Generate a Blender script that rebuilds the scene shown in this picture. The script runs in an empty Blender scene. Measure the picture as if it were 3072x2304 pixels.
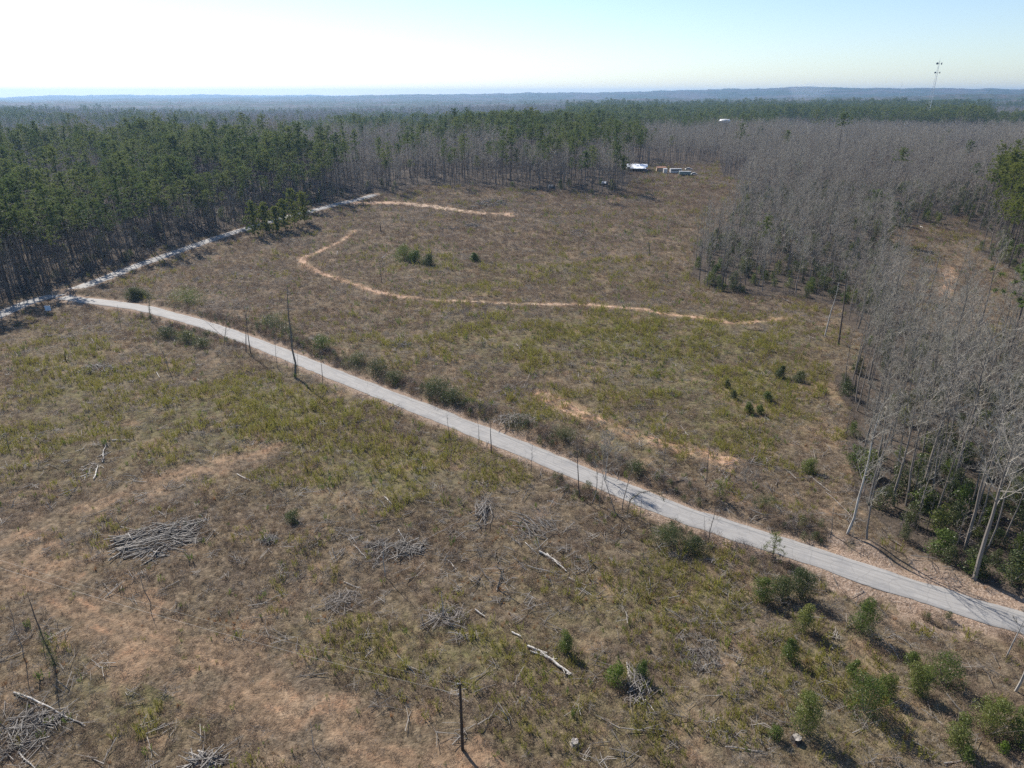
import bpy, math, random
import numpy as np
R = math.radians
scene = bpy.context.scene
# ------------------------------------------------------------------ camera, world, sun, exposure
HAZE = 0.000078
CAM_H = 60.0
PITCH = 23.0
FPX = 2048.0            # focal length in pixels of the 3072 wide photograph
cam_d = bpy.data.cameras.new("camera")
cam = bpy.data.objects.new("camera", cam_d)
scene.collection.objects.link(cam)
cam.location = (0, 0, CAM_H)
cam.rotation_euler = (R(90 - PITCH), 0, 0)
cam_d.sensor_width = 36.0
cam_d.lens = 36.0 * FPX / 3072.0
cam_d.clip_start = 1.0
cam_d.clip_end = 60000.0
scene.camera = cam

SUN_AZ_LEFT = 37.0      # degrees left of the view direction
SUN_EL = 40.0
world = bpy.data.worlds.new("World")
scene.world = world
world.use_nodes = True
nt = world.node_tree
bg = nt.nodes["Background"]
sky = nt.nodes.new("ShaderNodeTexSky")
sky.sky_type = 'NISHITA'
sky.sun_disc = False
sky.sun_elevation = R(SUN_EL)
sky.sun_rotation = R(-SUN_AZ_LEFT)
sky.altitude = 150
sky.air_density = 1.0
sky.dust_density = 0.35
sky.ozone_density = 1.6
tint = nt.nodes.new("ShaderNodeMix"); tint.data_type = 'RGBA'; tint.blend_type = 'MULTIPLY'; tint.inputs[0].default_value = 1.0
tint.inputs[7].default_value = (0.95, 1.0, 1.10, 1)
nt.links.new(sky.outputs[0], tint.inputs[6]); nt.links.new(tint.outputs[2], bg.inputs[0])
bg.inputs[1].default_value = 0.084
sd = bpy.data.lights.new("sun", 'SUN')
sd.energy = 5.0
sd.angle = R(0.55)
sd.color = (1.0, 0.93, 0.84)
sun = bpy.data.objects.new("sun", sd)
scene.collection.objects.link(sun)
sx = -math.sin(R(SUN_AZ_LEFT)) * math.cos(R(SUN_EL))
sy = math.cos(R(SUN_AZ_LEFT)) * math.cos(R(SUN_EL))
sz = math.sin(R(SUN_EL))
from mathutils import Vector
sun.rotation_euler = Vector((sx, sy, sz)).to_track_quat('Z', 'Y').to_euler()
sun.location = (-200, 200, 300)
scene.view_settings.view_transform = 'Standard'
scene.view_settings.look = 'None'
scene.view_settings.exposure = 0.76
scene.view_settings.gamma = 1.0
scene.cycles.max_bounces = 4
scene.cycles.diffuse_bounces = 2
scene.cycles.transmission_bounces = 3
scene.cycles.volume_bounces = 0
scene.cycles.use_denoising = False

# ------------------------------------------------------------------ noise and projection
def _hash(ix, iy, seed):
    h = (ix.astype(np.int64) * 374761393 + iy.astype(np.int64) * 668265263 + seed * 974634777) & 0xFFFFFFFF
    h = ((h ^ (h >> 13)) * 1274126177) & 0xFFFFFFFF
    h = h ^ (h >> 16)
    return (h & 0xFFFFFF) / float(0xFFFFFF)
def vn(x, y, s, seed=0):
    x = np.asarray(x, float) / s; y = np.asarray(y, float) / s
    ix = np.floor(x); iy = np.floor(y); fx = x - ix; fy = y - iy
    fx = fx * fx * (3 - 2 * fx); fy = fy * fy * (3 - 2 * fy)
    a = _hash(ix, iy, seed); b = _hash(ix + 1, iy, seed); c = _hash(ix, iy + 1, seed); d = _hash(ix + 1, iy + 1, seed)
    return (a * (1 - fx) + b * fx) * (1 - fy) + (c * (1 - fx) + d * fx) * fy
def fbm(x, y, s, seed=0, o=3):
    t = 0; a = 1; n = 0
    for k in range(o):
        t = t + a * vn(x, y, s / 2 ** k, seed + k * 17); n += a; a *= .5
    return t / n
def sstep(a, b, x):
    t = np.clip((np.asarray(x, float) - a) / (b - a), 0, 1)
    return t * t * (3 - 2 * t)

CP, SP = math.cos(R(PITCH)), math.sin(R(PITCH))
def px_elev(py, px=1536.):          # elevation angle (tan) of a pixel seen from the camera
    v = (1152 - py) / FPX; u = (px - 1536) / FPX
    return (-SP + v * CP) / np.sqrt((CP + v * SP) ** 2 + u * u)
def sky_az(px):                      # azimuth of a column near the horizon
    v = (1152 - 283) / FPX
    return np.arctan2((px - 1536) / FPX, CP + v * SP)
AZK = np.linspace(-800, 3900, 48)
AZ = sky_az(AZK)
# ridge skylines as photo rows per column
_r3 = np.interp(AZK, [-800, 0, 120, 420, 640, 880, 1100, 1900, 2600, 3900], [287, 290, 285, 284, 282, 284, 285, 280, 281, 285])
_r2 = np.interp(AZK, [-800, 0, 600, 900, 1200, 1500, 1800, 2100, 2450, 2600, 2800, 3072, 3900], [295, 294, 291, 288, 282, 279, 275, 271, 261, 265, 267, 269, 274])
_r1 = np.interp(AZK, [-800, 0, 400, 1000, 1500, 2000, 2400, 2700, 3072, 3900], [299, 298, 299, 299, 297, 292, 287, 284, 279, 279])
def T(x, y):
    """large-scale terrain height"""
    x = np.asarray(x, float); y = np.asarray(y, float)
    r = np.hypot(x, y) + 1e-6
    az = np.arctan2(x, y)
    h = 12.0 * sstep(230, 480, y)
    und = (fbm(x, y, 650, 5, 3) - .5) * 34 * sstep(650, 1600, r)
    h = h + und - (20 - 8 * sstep(-.1, .25, az)) * sstep(600, 1250, r)
    ridge = np.zeros_like(r)
    for (R0, wdt, rows, sd_) in ((5200, 1300, _r1, 3), (9200, 2300, _r2, 9), (14200, 2300, _r3, 13)):
        row = np.interp(az, AZ, rows)
        row = row + (vn(az * 100, az * 0, 2.2, sd_) - .5) * 3.2 + (vn(az * 100, az * 0, .7, sd_ + 1) - .5) * 1.6
        top = CAM_H + R0 * (283 - row) / FPX * .93
        g = np.exp(-((r - R0) / wdt) ** 2)
        g = np.where(r > R0, np.maximum(g, 0), g)
        ridge = np.maximum(ridge, np.maximum(top - 8, 0) * g)
    far = sstep(2600, 4200, r)
    h = h * (1 - far) + far * (-4 + ridge + (fbm(x, y, 900, 31, 2) - .5) * 8)
    return h
def P(px, py):
    """photo pixel (3072 wide) -> point on the ground"""
    v = (1152 - py) / FPX; u = (px - 1536) / FPX
    rx, ry, rz = u, CP + v * SP, -SP + v * CP
    h = 0.0
    for _ in range(30):
        t = (CAM_H - h) / max(-rz, 1e-4)
        h = .5 * h + .5 * float(T(rx * t, ry * t))
    t = (CAM_H - h) / max(-rz, 1e-4)
    return rx * t, ry * t
def proj(x, y, z):
    d = y * CP + (CAM_H - z) * SP
    up = y * SP - (CAM_H - z) * CP
    d = np.maximum(d, .1)
    return 1536 + FPX * x / d, 1152 - FPX * up / d
def inpoly(px, py, poly):
    px = np.asarray(px, float); py = np.asarray(py, float)
    c = np.zeros(px.shape, bool); n = len(poly)
    for i in range(n):
        x1, y1 = poly[i]; x2, y2 = poly[(i + 1) % n]
        if y1 == y2: continue
        t = ((y1 > py) != (y2 > py)) & (px < (x2 - x1) * (py - y1) / (y2 - y1) + x1)
        c ^= t
    return c
def smooth_line(pts, step=.8):
    p = np.array(pts, float); out = []
    q = np.vstack([2 * p[0] - p[1], p, 2 * p[-1] - p[-2]])
    for i in range(1, len(q) - 2):
        n = max(2, int(np.linalg.norm(q[i + 1] - q[i]) / step))
        for k in range(n):
            t = k / n
            out.append(.5 * ((2 * q[i]) + (-q[i - 1] + q[i + 1]) * t + (2 * q[i - 1] - 5 * q[i] + 4 * q[i + 1] - q[i + 2]) * t * t + (-q[i - 1] + 3 * q[i] - 3 * q[i + 1] + q[i + 2]) * t ** 3))
    out.append(p[-1])
    return np.array(out)
def dist_line(x, y, line, chunk=400000):
    """distance and signed side to polyline, vectorised with a bounding prefilter"""
    x = np.asarray(x, float).ravel(); y = np.asarray(y, float).ravel()
    D = np.full(x.shape, 1e9); S = np.zeros(x.shape)
    for i in range(len(line) - 1):
        a = line[i]; b = line[i + 1]; m = (a + b) / 2; rad = np.linalg.norm(b - a) / 2 + 16
        idx = np.nonzero((np.abs(x - m[0]) < rad) & (np.abs(y - m[1]) < rad))[0]
        if len(idx) == 0: continue
        d = b - a; L = d @ d + 1e-9
        X = x[idx] - a[0]; Y = y[idx] - a[1]
        t = np.clip((X * d[0] + Y * d[1]) / L, 0, 1)
        dd = np.hypot(X - t * d[0], Y - t * d[1])
        k = dd < D[idx]
        S[idx[k]] = np.sign((d[0] * Y - d[1] * X)[k]); D[idx[k]] = dd[k]
    return D, S

R1 = smooth_line([P(*p) for p in [(3900, 2140), (3400, 1985), (3066, 1868), (2917, 1822), (2668, 1743), (2420, 1663), (2171, 1582), (2044, 1540), (1746, 1420), (1497, 1317), (1249, 1220), (1000, 1121), (895, 1079), (746, 1020), (597, 969), (448, 929), (348, 912), (249, 900), (190, 891)]])
R2 = smooth_line([P(*p) for p in [(-700, 1290), (-400, 1140), (-150, 1012), (0, 944), (75, 911), (149, 889), (224, 868), (298, 841), (398, 802), (497, 767), (597, 732), (671, 707), (746, 684), (845, 655), (945, 630), (1019, 611), (1085, 596), (1125, 584)]])
W1, W2 = 2.35, 2.6
f2 = 1.3889
def L2(pts): return smooth_line([P(a * f2, b * f2) for a, b in pts], 1.5)
TRACKS = [  # (line, half width, colour key)
    (L2([(752, 438), (800, 438), (850, 438), (920, 443), (980, 452), (1040, 462), (1095, 464)]), 4.2),
    (L2([(765, 497), (735, 520), (700, 538), (655, 556), (665, 575), (700, 590), (735, 603)]), 1.7),
    (L2([(735, 603), (780, 620), (830, 633), (900, 642), (980, 650), (1100, 658), (1200, 661), (1300, 664), (1380, 671), (1450, 681), (1530, 691), (1590, 697), (1700, 686)]), 1.6),
    (L2([(1170, 850), (1230, 885), (1280, 905), (1340, 935), (1400, 955), (1480, 975), (1570, 998)]), 1.75, .3),
    (L2([(2045, 575), (2050, 600), (2040, 640)]), 2.6, -.3),
]
PATHS = [  # grassy lanes, little scrub on them
    (L2([(-200, 1270), (0, 1180), (130, 1110), (250, 1070), (400, 1020), (560, 985)]), 3.2),
    (L2([(-200, 1150), (60, 1250), (200, 1330), (400, 1420), (560, 1490), (650, 1540), (760, 1590), (950, 1680), (1100, 1760)]), 4.5),
]
def fine(x, y):
    """ground height with small relief, flat under the roads"""
    shp = np.shape(x)
    x = np.asarray(x, float).ravel(); y = np.asarray(y, float).ravel()
    r = np.hypot(x, y)
    d1, s1 = dist_line(x, y, R1); d2, s2 = dist_line(x, y, R2)
    off = sstep(2.2, 6, d1) * sstep(3, 7, d2)
    near = 1 - sstep(700, 1100, r)
    b = ((fbm(x, y, 24, 41, 3) - .5) * 1.9 + (fbm(x, y, 4.5, 43, 2) - .5) * .55 + (vn(x, y, 1.2, 47) - .5) * .22) * near
    bank = np.exp(-((d1 - 6.5) / 2.6) ** 2) * .9 * (s1 < 0) + np.exp(-((d1 - 4) / 1.2) ** 2) * -.25
    z = T(x, y) + b * off + bank * (d1 < 15) * near
    z = z - (.05 * (1 - sstep(W1 - .2, W1 + .6, d1)) + .05 * (1 - sstep(W2 - .2, W2 + .6, d2)))
    far = sstep(2900, 3600, r)
    z = z + far * ((vn(x, y, 55, 61) - .5) * 13 + (vn(x, y, 23, 62) - .5) * 8)
    return z.reshape(shp)

# ------------------------------------------------------------------ materials
def mat(name, build):
    m = bpy.data.materials.new(name); m.use_nodes = True
    t = m.node_tree; t.nodes.clear()
    out = t.nodes.new("ShaderNodeOutputMaterial")
    build(t, out); return m
def N(t, typ, **kw):
    n = t.nodes.new(typ)
    for k, v in kw.items(): setattr(n, k, v)
    return n
def ramp(t, fac, stops):
    n = t.nodes.new("ShaderNodeValToRGB"); e = n.color_ramp.elements
    while len(e) < len(stops): e.new(.5)
    for el, (p, c) in zip(e, stops): el.position = p; el.color = (*c, 1)
    t.links.new(fac, n.inputs[0]); return n.outputs[0]
def noise(t, vec, scale, detail=3, rough=.55, dist=0.0):
    n = t.nodes.new("ShaderNodeTexNoise"); n.inputs['Scale'].default_value = scale
    n.inputs['Detail'].default_value = detail; n.inputs['Roughness'].default_value = rough
    n.inputs['Distortion'].default_value = dist
    t.links.new(vec, n.inputs['Vector']); return n.outputs[0]
def mixc(t, fac, a, b, mode='MIX'):
    n = t.nodes.new("ShaderNodeMix"); n.data_type = 'RGBA'; n.blend_type = mode
    for s, v in ((n.inputs[0], fac), (n.inputs[6], a), (n.inputs[7], b)):
        if isinstance(v, (int, float)): s.default_value = v
        elif isinstance(v, tuple): s.default_value = (*v, 1)
        else: t.links.new(v, s)
    return n.outputs[2]
def mth(t, op, a, b=None, clamp=False):
    n = t.nodes.new("ShaderNodeMath"); n.operation = op; n.use_clamp = clamp
    for s, v in ((n.inputs[0], a), (n.inputs[1], b)):
        if v is None: continue
        if isinstance(v, (int, float)): s.default_value = v
        else: t.links.new(v, s)
    return n.outputs[0]
def leafy(name, cols, trans=.35, zone=30., rough=.7, patch=None):
    """foliage or twigs: colour varies per plant and over the land"""
    def b(t, out):
        oi = N(t, "ShaderNodeObjectInfo"); geo = N(t, "ShaderNodeNewGeometry")
        nz = noise(t, geo.outputs['Position'], 1 / zone, 2)
        nf = noise(t, geo.outputs['Position'], 1.1, 1)
        s = mth(t, 'ADD', mth(t, 'MULTIPLY', oi.outputs['Random'], .5), mth(t, 'MULTIPLY', nz, .5))
        s = mth(t, 'ADD', mth(t, 'MULTIPLY', s, .8), mth(t, 'MULTIPLY', nf, .2))
        c = ramp(t, s, [(.22 + .56 * i / max(1, len(cols) - 1), c) for i, c in enumerate(cols)])
        d = N(t, "ShaderNodeBsdfPrincipled"); d.inputs['Roughness'].default_value = rough
        d.inputs['Specular IOR Level'].default_value = .25
        t.links.new(c, d.inputs['Base Color'])
        if trans > 0:
            tr = N(t, "ShaderNodeBsdfTranslucent"); t.links.new(c, tr.inputs[0])
            mx = N(t, "ShaderNodeMixShader"); mx.inputs[0].default_value = trans
            t.links.new(d.outputs[0], mx.inputs[1]); t.links.new(tr.outputs[0], mx.inputs[2])
            t.links.new(mx.outputs[0], out.inputs[0])
        else: t.links.new(d.outputs[0], out.inputs[0])
    return mat(name, b)
def solid(name, c1, c2, scale=1.5, rough=.7, metal=0.0, detail=4):
    def b(t, out):
        tc = N(t, "ShaderNodeTexCoord")
        c = ramp(t, noise(t, tc.outputs['Object'], scale, detail), [(.3, c1), (.7, c2)])
        d = N(t, "ShaderNodeBsdfPrincipled"); d.inputs['Roughness'].default_value = rough
        d.inputs['Metallic'].default_value = metal
        t.links.new(c, d.inputs['Base Color']); t.links.new(d.outputs[0], out.inputs[0])
    return mat(name, b)
M = {}
M['needle'] = leafy('pine_needles', [(.06, .095, .03), (.10, .14, .038), (.17, .20, .055), (.08, .11, .035)], .45, 35)
M['needle_yellow'] = leafy('young_pine_needles', [(.09, .125, .025), (.17, .19, .035), (.13, .155, .03)], .45, 20)  # yellow-green needles of the young pines and the right-edge stand
M['twig_grey'] = leafy('hardwood_twigs', [(.22, .20, .165), (.36, .335, .28), (.27, .24, .20), (.45, .42, .36)], .25, 25)
M['twig_dark'] = leafy('dark_twigs', [(.09, .08, .075), (.15, .13, .12), (.12, .10, .095)], .1, 40)
M['bark_grey'] = leafy('grey_bark', [(.11, .095, .08), (.21, .185, .16), (.15, .13, .11)], 0, 20)
M['bark_pine'] = leafy('pine_bark', [(.075, .06, .05), (.13, .105, .09), (.10, .085, .075)], 0, 20)
M['bark_white'] = solid('white_bark', (.22, .20, .175), (.52, .50, .46), .6)
M['bark_char'] = solid('weathered_black_wood', (.02, .017, .015), (.055, .045, .04), 2.)
M['leaf'] = leafy('evergreen_leaves', [(.07, .105, .025), (.11, .145, .035), (.18, .19, .055)], .45, 6, .4)
M['leaf_dark'] = leafy('dark_evergreen_leaves', [(.045, .062, .025), (.075, .095, .035), (.115, .125, .055)], .4, 8, .45)
M['leaf_bright'] = leafy('bright_evergreen_leaves', [(.10, .15, .02), (.14, .20, .03)], .4, 12, .5)
M['g_tan'] = leafy('dry_grass_blades', [(.16, .112, .068), (.28, .205, .128), (.22, .15, .09), (.35, .265, .17)], .4, 6)
M['g_olive'] = leafy('olive_weeds', [(.15, .142, .035), (.25, .245, .05), (.22, .185, .055), (.33, .32, .06)], .45, 10)
M['g_green'] = leafy('green_weeds', [(.10, .14, .035), (.18, .23, .04)], .45, 16)
M['g_red'] = leafy('red_brown_briar', [(.115, .08, .055), (.19, .135, .095), (.25, .185, .135)], .25, 12)
M['g_grey'] = leafy('grey_brush_twigs', [(.15, .13, .11), (.25, .22, .19), (.33, .295, .26)], .15, 12)
M['g_rust'] = leafy('rust_grass', [(.25, .125, .055), (.33, .18, .085)], .35, 20)
M['stick'] = leafy('weathered_branches', [(.09, .078, .066), (.19, .17, .148), (.33, .305, .27)], 0, 3)
M['slash'] = solid('slash_wood', (.06, .053, .046), (.27, .245, .215), 2.2)
M['log_white'] = solid('bleached_wood', (.24, .215, .185), (.56, .53, .475), 2.2)
M['log_grey'] = solid('grey_dead_wood', (.16, .14, .12), (.38, .35, .31), 2.5)
M['pole'] = solid('creosote_pole_wood', (.022, .016, .013), (.06, .042, .032), 3)
M['metal'] = solid('galvanised_metal', (.45, .46, .47), (.62, .63, .64), .5, .4, .4)
M['white'] = solid('white_paint', (.45, .45, .44), (.6, .6, .59), .5, .45)
M['roof_white'] = solid('white_metal_roof', (.72, .73, .74), (.85, .86, .86), .15, .35)
M['wall_dark'] = solid('weathered_board_wall', (.07, .075, .08), (.15, .15, .155), .6)
M['wall_tan'] = solid('tan_wall', (.34, .27, .2), (.46, .37, .28), .6)
M['rust'] = solid('rusty_metal', (.16, .07, .04), (.30, .15, .08), .8)
M['glass'] = solid('dark_glass', (.02, .025, .03), (.035, .04, .045), .5, .1)
M['tyre'] = solid('tyre_rubber', (.02, .02, .02), (.035, .035, .035), 2)
M['green_box'] = solid('green_grey_panel', (.16, .22, .2), (.24, .30, .28), .4)
M['sign'] = solid('shade_blue_sign_panel', (.42, .55, .70), (.52, .66, .80), 1, .5)  # white panel; the blue of its shaded back is put into the colour
M['wire'] = solid('weathered_wire', (.14, .13, .115), (.2, .19, .17), .5, .6)
M['tower'] = solid('pale_tower_steel', (.5, .52, .53), (.62, .64, .65), .1, .5)
M['dish'] = solid('grey_drum_antenna', (.05, .06, .07), (.10, .11, .12), .3, .6)

def b_ground(t, out):
    geo = N(t, "ShaderNodeNewGeometry"); p = geo.outputs['Position']
    def at(n_): a = N(t, "ShaderNodeAttribute", attribute_name=n_); return a.outputs['Fac']
    n1 = noise(t, p, 1.3, 7, .75); n2 = noise(t, p, .07, 4, .6); n3 = noise(t, p, 3.5, 3, .7); n4 = noise(t, p, .35, 4, .6)
    dry = ramp(t, n1, [(.32, (.038, .029, .02)), (.45, (.10, .077, .050)), (.58, (.175, .135, .088)), (.72, (.27, .21, .14))])
    olv = ramp(t, n1, [(.32, (.055, .052, .022)), (.5, (.12, .115, .045)), (.68, (.17, .16, .06))])
    c = mixc(t, mth(t, 'MULTIPLY', at('green'), ramp(t, n4, [(.35, (.25,) * 3), (.6, (1,) * 3)])), dry, olv)
    mauve = ramp(t, n1, [(.32, (.065, .048, .038)), (.5, (.13, .10, .08)), (.68, (.22, .175, .145))])
    c = mixc(t, ramp(t, n2, [(.45, (0,) * 3), (.62, (.35,) * 3)]), c, mauve)
    pathc = ramp(t, n1, [(.3, (.07, .05, .033)), (.48, (.165, .115, .074)), (.7, (.28, .20, .13))])
    c = mixc(t, at('path'), c, pathc)
    litter = ramp(t, n3, [(.3, (.12, .08, .055)), (.5, (.26, .19, .14)), (.7, (.42, .34, .27))])
    c = mixc(t, at('shoulder'), c, litter)
    soil = ramp(t, n4, [(.35, (.36, .20, .115)), (.55, (.34, .235, .15)), (.7, (.44, .33, .22))])
    c = mixc(t, mth(t, 'MULTIPLY', at('dirt'), ramp(t, n3, [(.38, (.2,) * 3), (.55, (1,) * 3)])), c, soil)
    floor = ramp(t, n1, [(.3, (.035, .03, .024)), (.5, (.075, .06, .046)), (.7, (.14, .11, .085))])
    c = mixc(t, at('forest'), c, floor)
    f1 = noise(t, p, .0021, 5, .6); f2_ = noise(t, p, .035, 3, .7)
    can = mixc(t, ramp(t, f1, [(.42, (0,) * 3), (.54, (1,) * 3)]), (.10, .088, .082), (.035, .055, .025))
    can = mixc(t, ramp(t, f2_, [(.35, (0,) * 3), (.65, (.6,) * 3)]), can, (.028, .03, .024))
    c = mixc(t, at('canopy'), c, can)
    d = N(t, "ShaderNodeBsdfPrincipled"); d.inputs['Roughness'].default_value = .95; d.inputs['Specular IOR Level'].default_value = .1
    bmp = N(t, "ShaderNodeBump"); bmp.inputs['Strength'].default_value = .7; bmp.inputs['Distance'].default_value = .35
    t.links.new(n3, bmp.inputs['Height']); t.links.new(bmp.outputs[0], d.inputs['Normal'])
    t.links.new(c, d.inputs['Base Color']); t.links.new(d.outputs[0], out.inputs[0])
M['ground'] = mat('clear_cut_ground', b_ground)
def b_track(t, out):
    geo = N(t, "ShaderNodeNewGeometry"); p = geo.outputs['Position']
    a = N(t, "ShaderNodeAttribute", attribute_name='sand').outputs['Fac']
    n1 = noise(t, p, .5, 5, .6); n3 = noise(t, p, 3., 4, .7)
    red = ramp(t, n1, [(.3, (.24, .13, .072)), (.5, (.35, .215, .13)), (.7, (.45, .31, .21))])
    sand = ramp(t, n1, [(.3, (.27, .18, .115)), (.5, (.37, .275, .19)), (.7, (.48, .38, .28))])
    c = mixc(t, a, red, sand)
    c = mixc(t, ramp(t, n3, [(.5, (0,) * 3), (.68, (.75,) * 3)]), c, (.17, .12, .075))
    d = N(t, "ShaderNodeBsdfPrincipled"); d.inputs['Roughness'].default_value = .95
    bmp = N(t, "ShaderNodeBump"); bmp.inputs['Strength'].default_value = .5; bmp.inputs['Distance'].default_value = .2
    t.links.new(n3, bmp.inputs['Height']); t.links.new(bmp.outputs[0], d.inputs['Normal'])
    t.links.new(c, d.inputs['Base Color']); t.links.new(d.outputs[0], out.inputs[0])
M['track'] = mat('red_clay_and_sand', b_track)
def b_road(t, out):
    uv = N(t, "ShaderNodeUVMap"); sep = N(t, "ShaderNodeSeparateXYZ"); t.links.new(uv.outputs[0], sep.inputs[0])
    u, v = sep.outputs[0], sep.outputs[1]
    cmb = N(t, "ShaderNodeCombineXYZ"); t.links.new(mth(t, 'MULTIPLY', u, 3.2), cmb.inputs[0]); t.links.new(mth(t, 'MULTIPLY', v, .16), cmb.inputs[1])
    n1 = noise(t, cmb.outputs[0], 1.0, 5, .65); n2 = noise(t, uv.outputs[0], .35, 4, .6); n3 = noise(t, uv.outputs[0], 9, 3, .7)
    c = ramp(t, n1, [(.3, (.20, .192, .18)), (.5, (.27, .26, .245)), (.7, (.34, .33, .31))])
    c = mixc(t, ramp(t, n2, [(.5, (0,) * 3), (.66, (.5,) * 3)]), c, (.19, .19, .19))
    c = mixc(t, ramp(t, n3, [(.3, (.35,) * 3), (.6, (0,) * 3)]), c, (.14, .138, .13))
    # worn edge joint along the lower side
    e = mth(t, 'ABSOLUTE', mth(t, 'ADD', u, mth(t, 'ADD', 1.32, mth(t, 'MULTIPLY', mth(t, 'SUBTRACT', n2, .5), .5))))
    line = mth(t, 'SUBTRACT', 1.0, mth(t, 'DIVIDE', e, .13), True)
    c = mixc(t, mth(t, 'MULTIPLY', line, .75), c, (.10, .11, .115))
    # cracks
    vo = N(t, "ShaderNodeTexVoronoi"); vo.feature = 'DISTANCE_TO_EDGE'; vo.inputs['Scale'].default_value = .55
    t.links.new(mixc(t, .25, uv.outputs[0], N(t, "ShaderNodeTexNoise").outputs[1]), vo.inputs['Vector'])
    ck = mth(t, 'SUBTRACT', 1.0, mth(t, 'DIVIDE', vo.outputs['Distance'], .03), True)
    c = mixc(t, mth(t, 'MULTIPLY', ck, .35), c, (.10, .10, .10))
    d = N(t, "ShaderNodeBsdfPrincipled"); d.inputs['Roughness'].default_value = .85
    t.links.new(c, d.inputs['Base Color']); t.links.new(d.outputs[0], out.inputs[0])
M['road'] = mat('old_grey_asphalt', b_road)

# ------------------------------------------------------------------ mesh helpers
class Buf:
    def __init__(s): s.V = []; s.F = []; s.M = []; s.n = 0
    def add(s, v, f, m=0):
        v = np.asarray(v, float).reshape(-1, 3); f = np.asarray(f, int).reshape(-1, 3)
        s.V.append(v); s.F.append(f + s.n); s.M.append(np.full(len(f), m)); s.n += len(v)
    def arrays(s):
        if not s.V: return np.zeros((0, 3)), np.zeros((0, 3), int), np.zeros(0, int)
        return np.vstack(s.V), np.vstack(s.F), np.concatenate(s.M)
    def merge(s, o, m=None):
        v, f, mm = o.arrays(); s.add(v, f); s.M[-1] = mm if m is None else np.full(len(f), m)
def tri_mesh(name, v, f, mats, midx=None, smooth=False):
    me = bpy.data.meshes.new(name)
    me.vertices.add(len(v)); me.vertices.foreach_set('co', np.ascontiguousarray(v, np.float32).ravel())
    k = f.shape[1]
    me.loops.add(len(f) * k); me.loops.foreach_set('vertex_index', np.ascontiguousarray(f, np.int32).ravel())
    me.polygons.add(len(f)); me.polygons.foreach_set('loop_start', np.arange(0, len(f) * k, k, dtype=np.int32))
    me.polygons.foreach_set('loop_total', np.full(len(f), k, np.int32))
    for m in mats: me.materials.append(m)
    if midx is not None and len(mats) > 1: me.polygons.foreach_set('material_index', np.ascontiguousarray(midx, np.int32))
    me.update(calc_edges=True)
    if not smooth: me.polygons.foreach_set('use_smooth', np.zeros(len(f), bool))
    return me
def buf_mesh(name, b, mats):
    v, f, m = b.arrays(); return tri_mesh(name, v, f, mats, m)
def link(o): scene.collection.objects.link(o); return o
def mesh_obj(name, me, parent=None, loc=None):
    o = link(bpy.data.objects.new(name, me))
    if parent is not None: o.parent = parent
    if loc is not None: o.location = loc
    return o
def tag(o, label, cat, group=None, kind=None):
    if label: o['label'] = label
    if cat: o['category'] = cat
    if group: o['group'] = group
    if kind: o['kind'] = kind
    return o
def empty(name, loc, rz=0.0):
    o = link(bpy.data.objects.new(name, None)); o.location = loc; o.rotation_euler = (0, 0, rz); o.empty_display_size = .5; return o
def unit(v): return v / (np.linalg.norm(v) + 1e-9)
def tube(b, pts, rad, n=5, m=0):
    pts = np.asarray(pts, float); k = len(pts)
    tan = np.gradient(pts, axis=0); tan /= (np.linalg.norm(tan, axis=1, keepdims=True) + 1e-9)
    ref = np.array([0, 0, 1.]) if abs(tan[0][2]) < .8 else np.array([1., 0, 0])
    s = np.cross(tan, ref); s /= (np.linalg.norm(s, axis=1, keepdims=True) + 1e-9); q = np.cross(tan, s)
    a = (np.arange(n) + (.5 if n == 4 else 0)) * 2 * np.pi / n
    ring = pts[:, None] + np.asarray(rad)[:, None, None] * (s[:, None] * np.cos(a)[None, :, None] + q[:, None] * np.sin(a)[None, :, None])
    v = ring.reshape(-1, 3); f = []
    for i in range(k - 1):
        for j in range(n):
            a0 = i * n + j; a1 = i * n + (j + 1) % n; b0 = a0 + n; b1 = a1 + n
            f += [(a0, a1, b1), (a0, b1, b0)]
    for j in range(1, n - 1):
        f += [(0, j, j + 1), ((k - 1) * n, (k - 1) * n + j + 1, (k - 1) * n + j)]
    b.add(v, f, m)
def spikes(b, p, d, l, w, rg, m=0):
    """thin triangular twigs / needles / blades; p,d (N,3), l,w (N,)"""
    n = len(p); d = d / (np.linalg.norm(d, axis=1, keepdims=True) + 1e-9)
    s = np.cross(d, rg.normal(size=(n, 3))); s /= (np.linalg.norm(s, axis=1, keepdims=True) + 1e-9)
    v = np.stack([p - s * w[:, None] / 2, p + s * w[:, None] / 2, p + d * l[:, None]], 1).reshape(-1, 3)
    b.add(v, np.arange(3 * n).reshape(-1, 3), m)
def quads(b, p, nrm, sz, asp, rg, m=0):
    """small leaf faces"""
    n = len(p); nrm = nrm / (np.linalg.norm(nrm, axis=1, keepdims=True) + 1e-9)
    s = np.cross(nrm, rg.normal(size=(n, 3))); s /= (np.linalg.norm(s, axis=1, keepdims=True) + 1e-9); q = np.cross(nrm, s)
    a = s * sz[:, None] / 2; c = q * (sz * asp)[:, None] / 2
    v = np.stack([p - a, p + c, p + a, p - c], 1).reshape(-1, 3)
    i = np.arange(n) * 4
    f = np.stack([np.stack([i, i + 1, i + 2], 1), np.stack([i, i + 2, i + 3], 1)], 1).reshape(-1, 3)
    b.add(v, f, m)
def sph(rg, n, up=0.0):
    d = rg.normal(size=(n, 3)); d[:, 2] += up; return d / (np.linalg.norm(d, axis=1, keepdims=True) + 1e-9)

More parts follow.
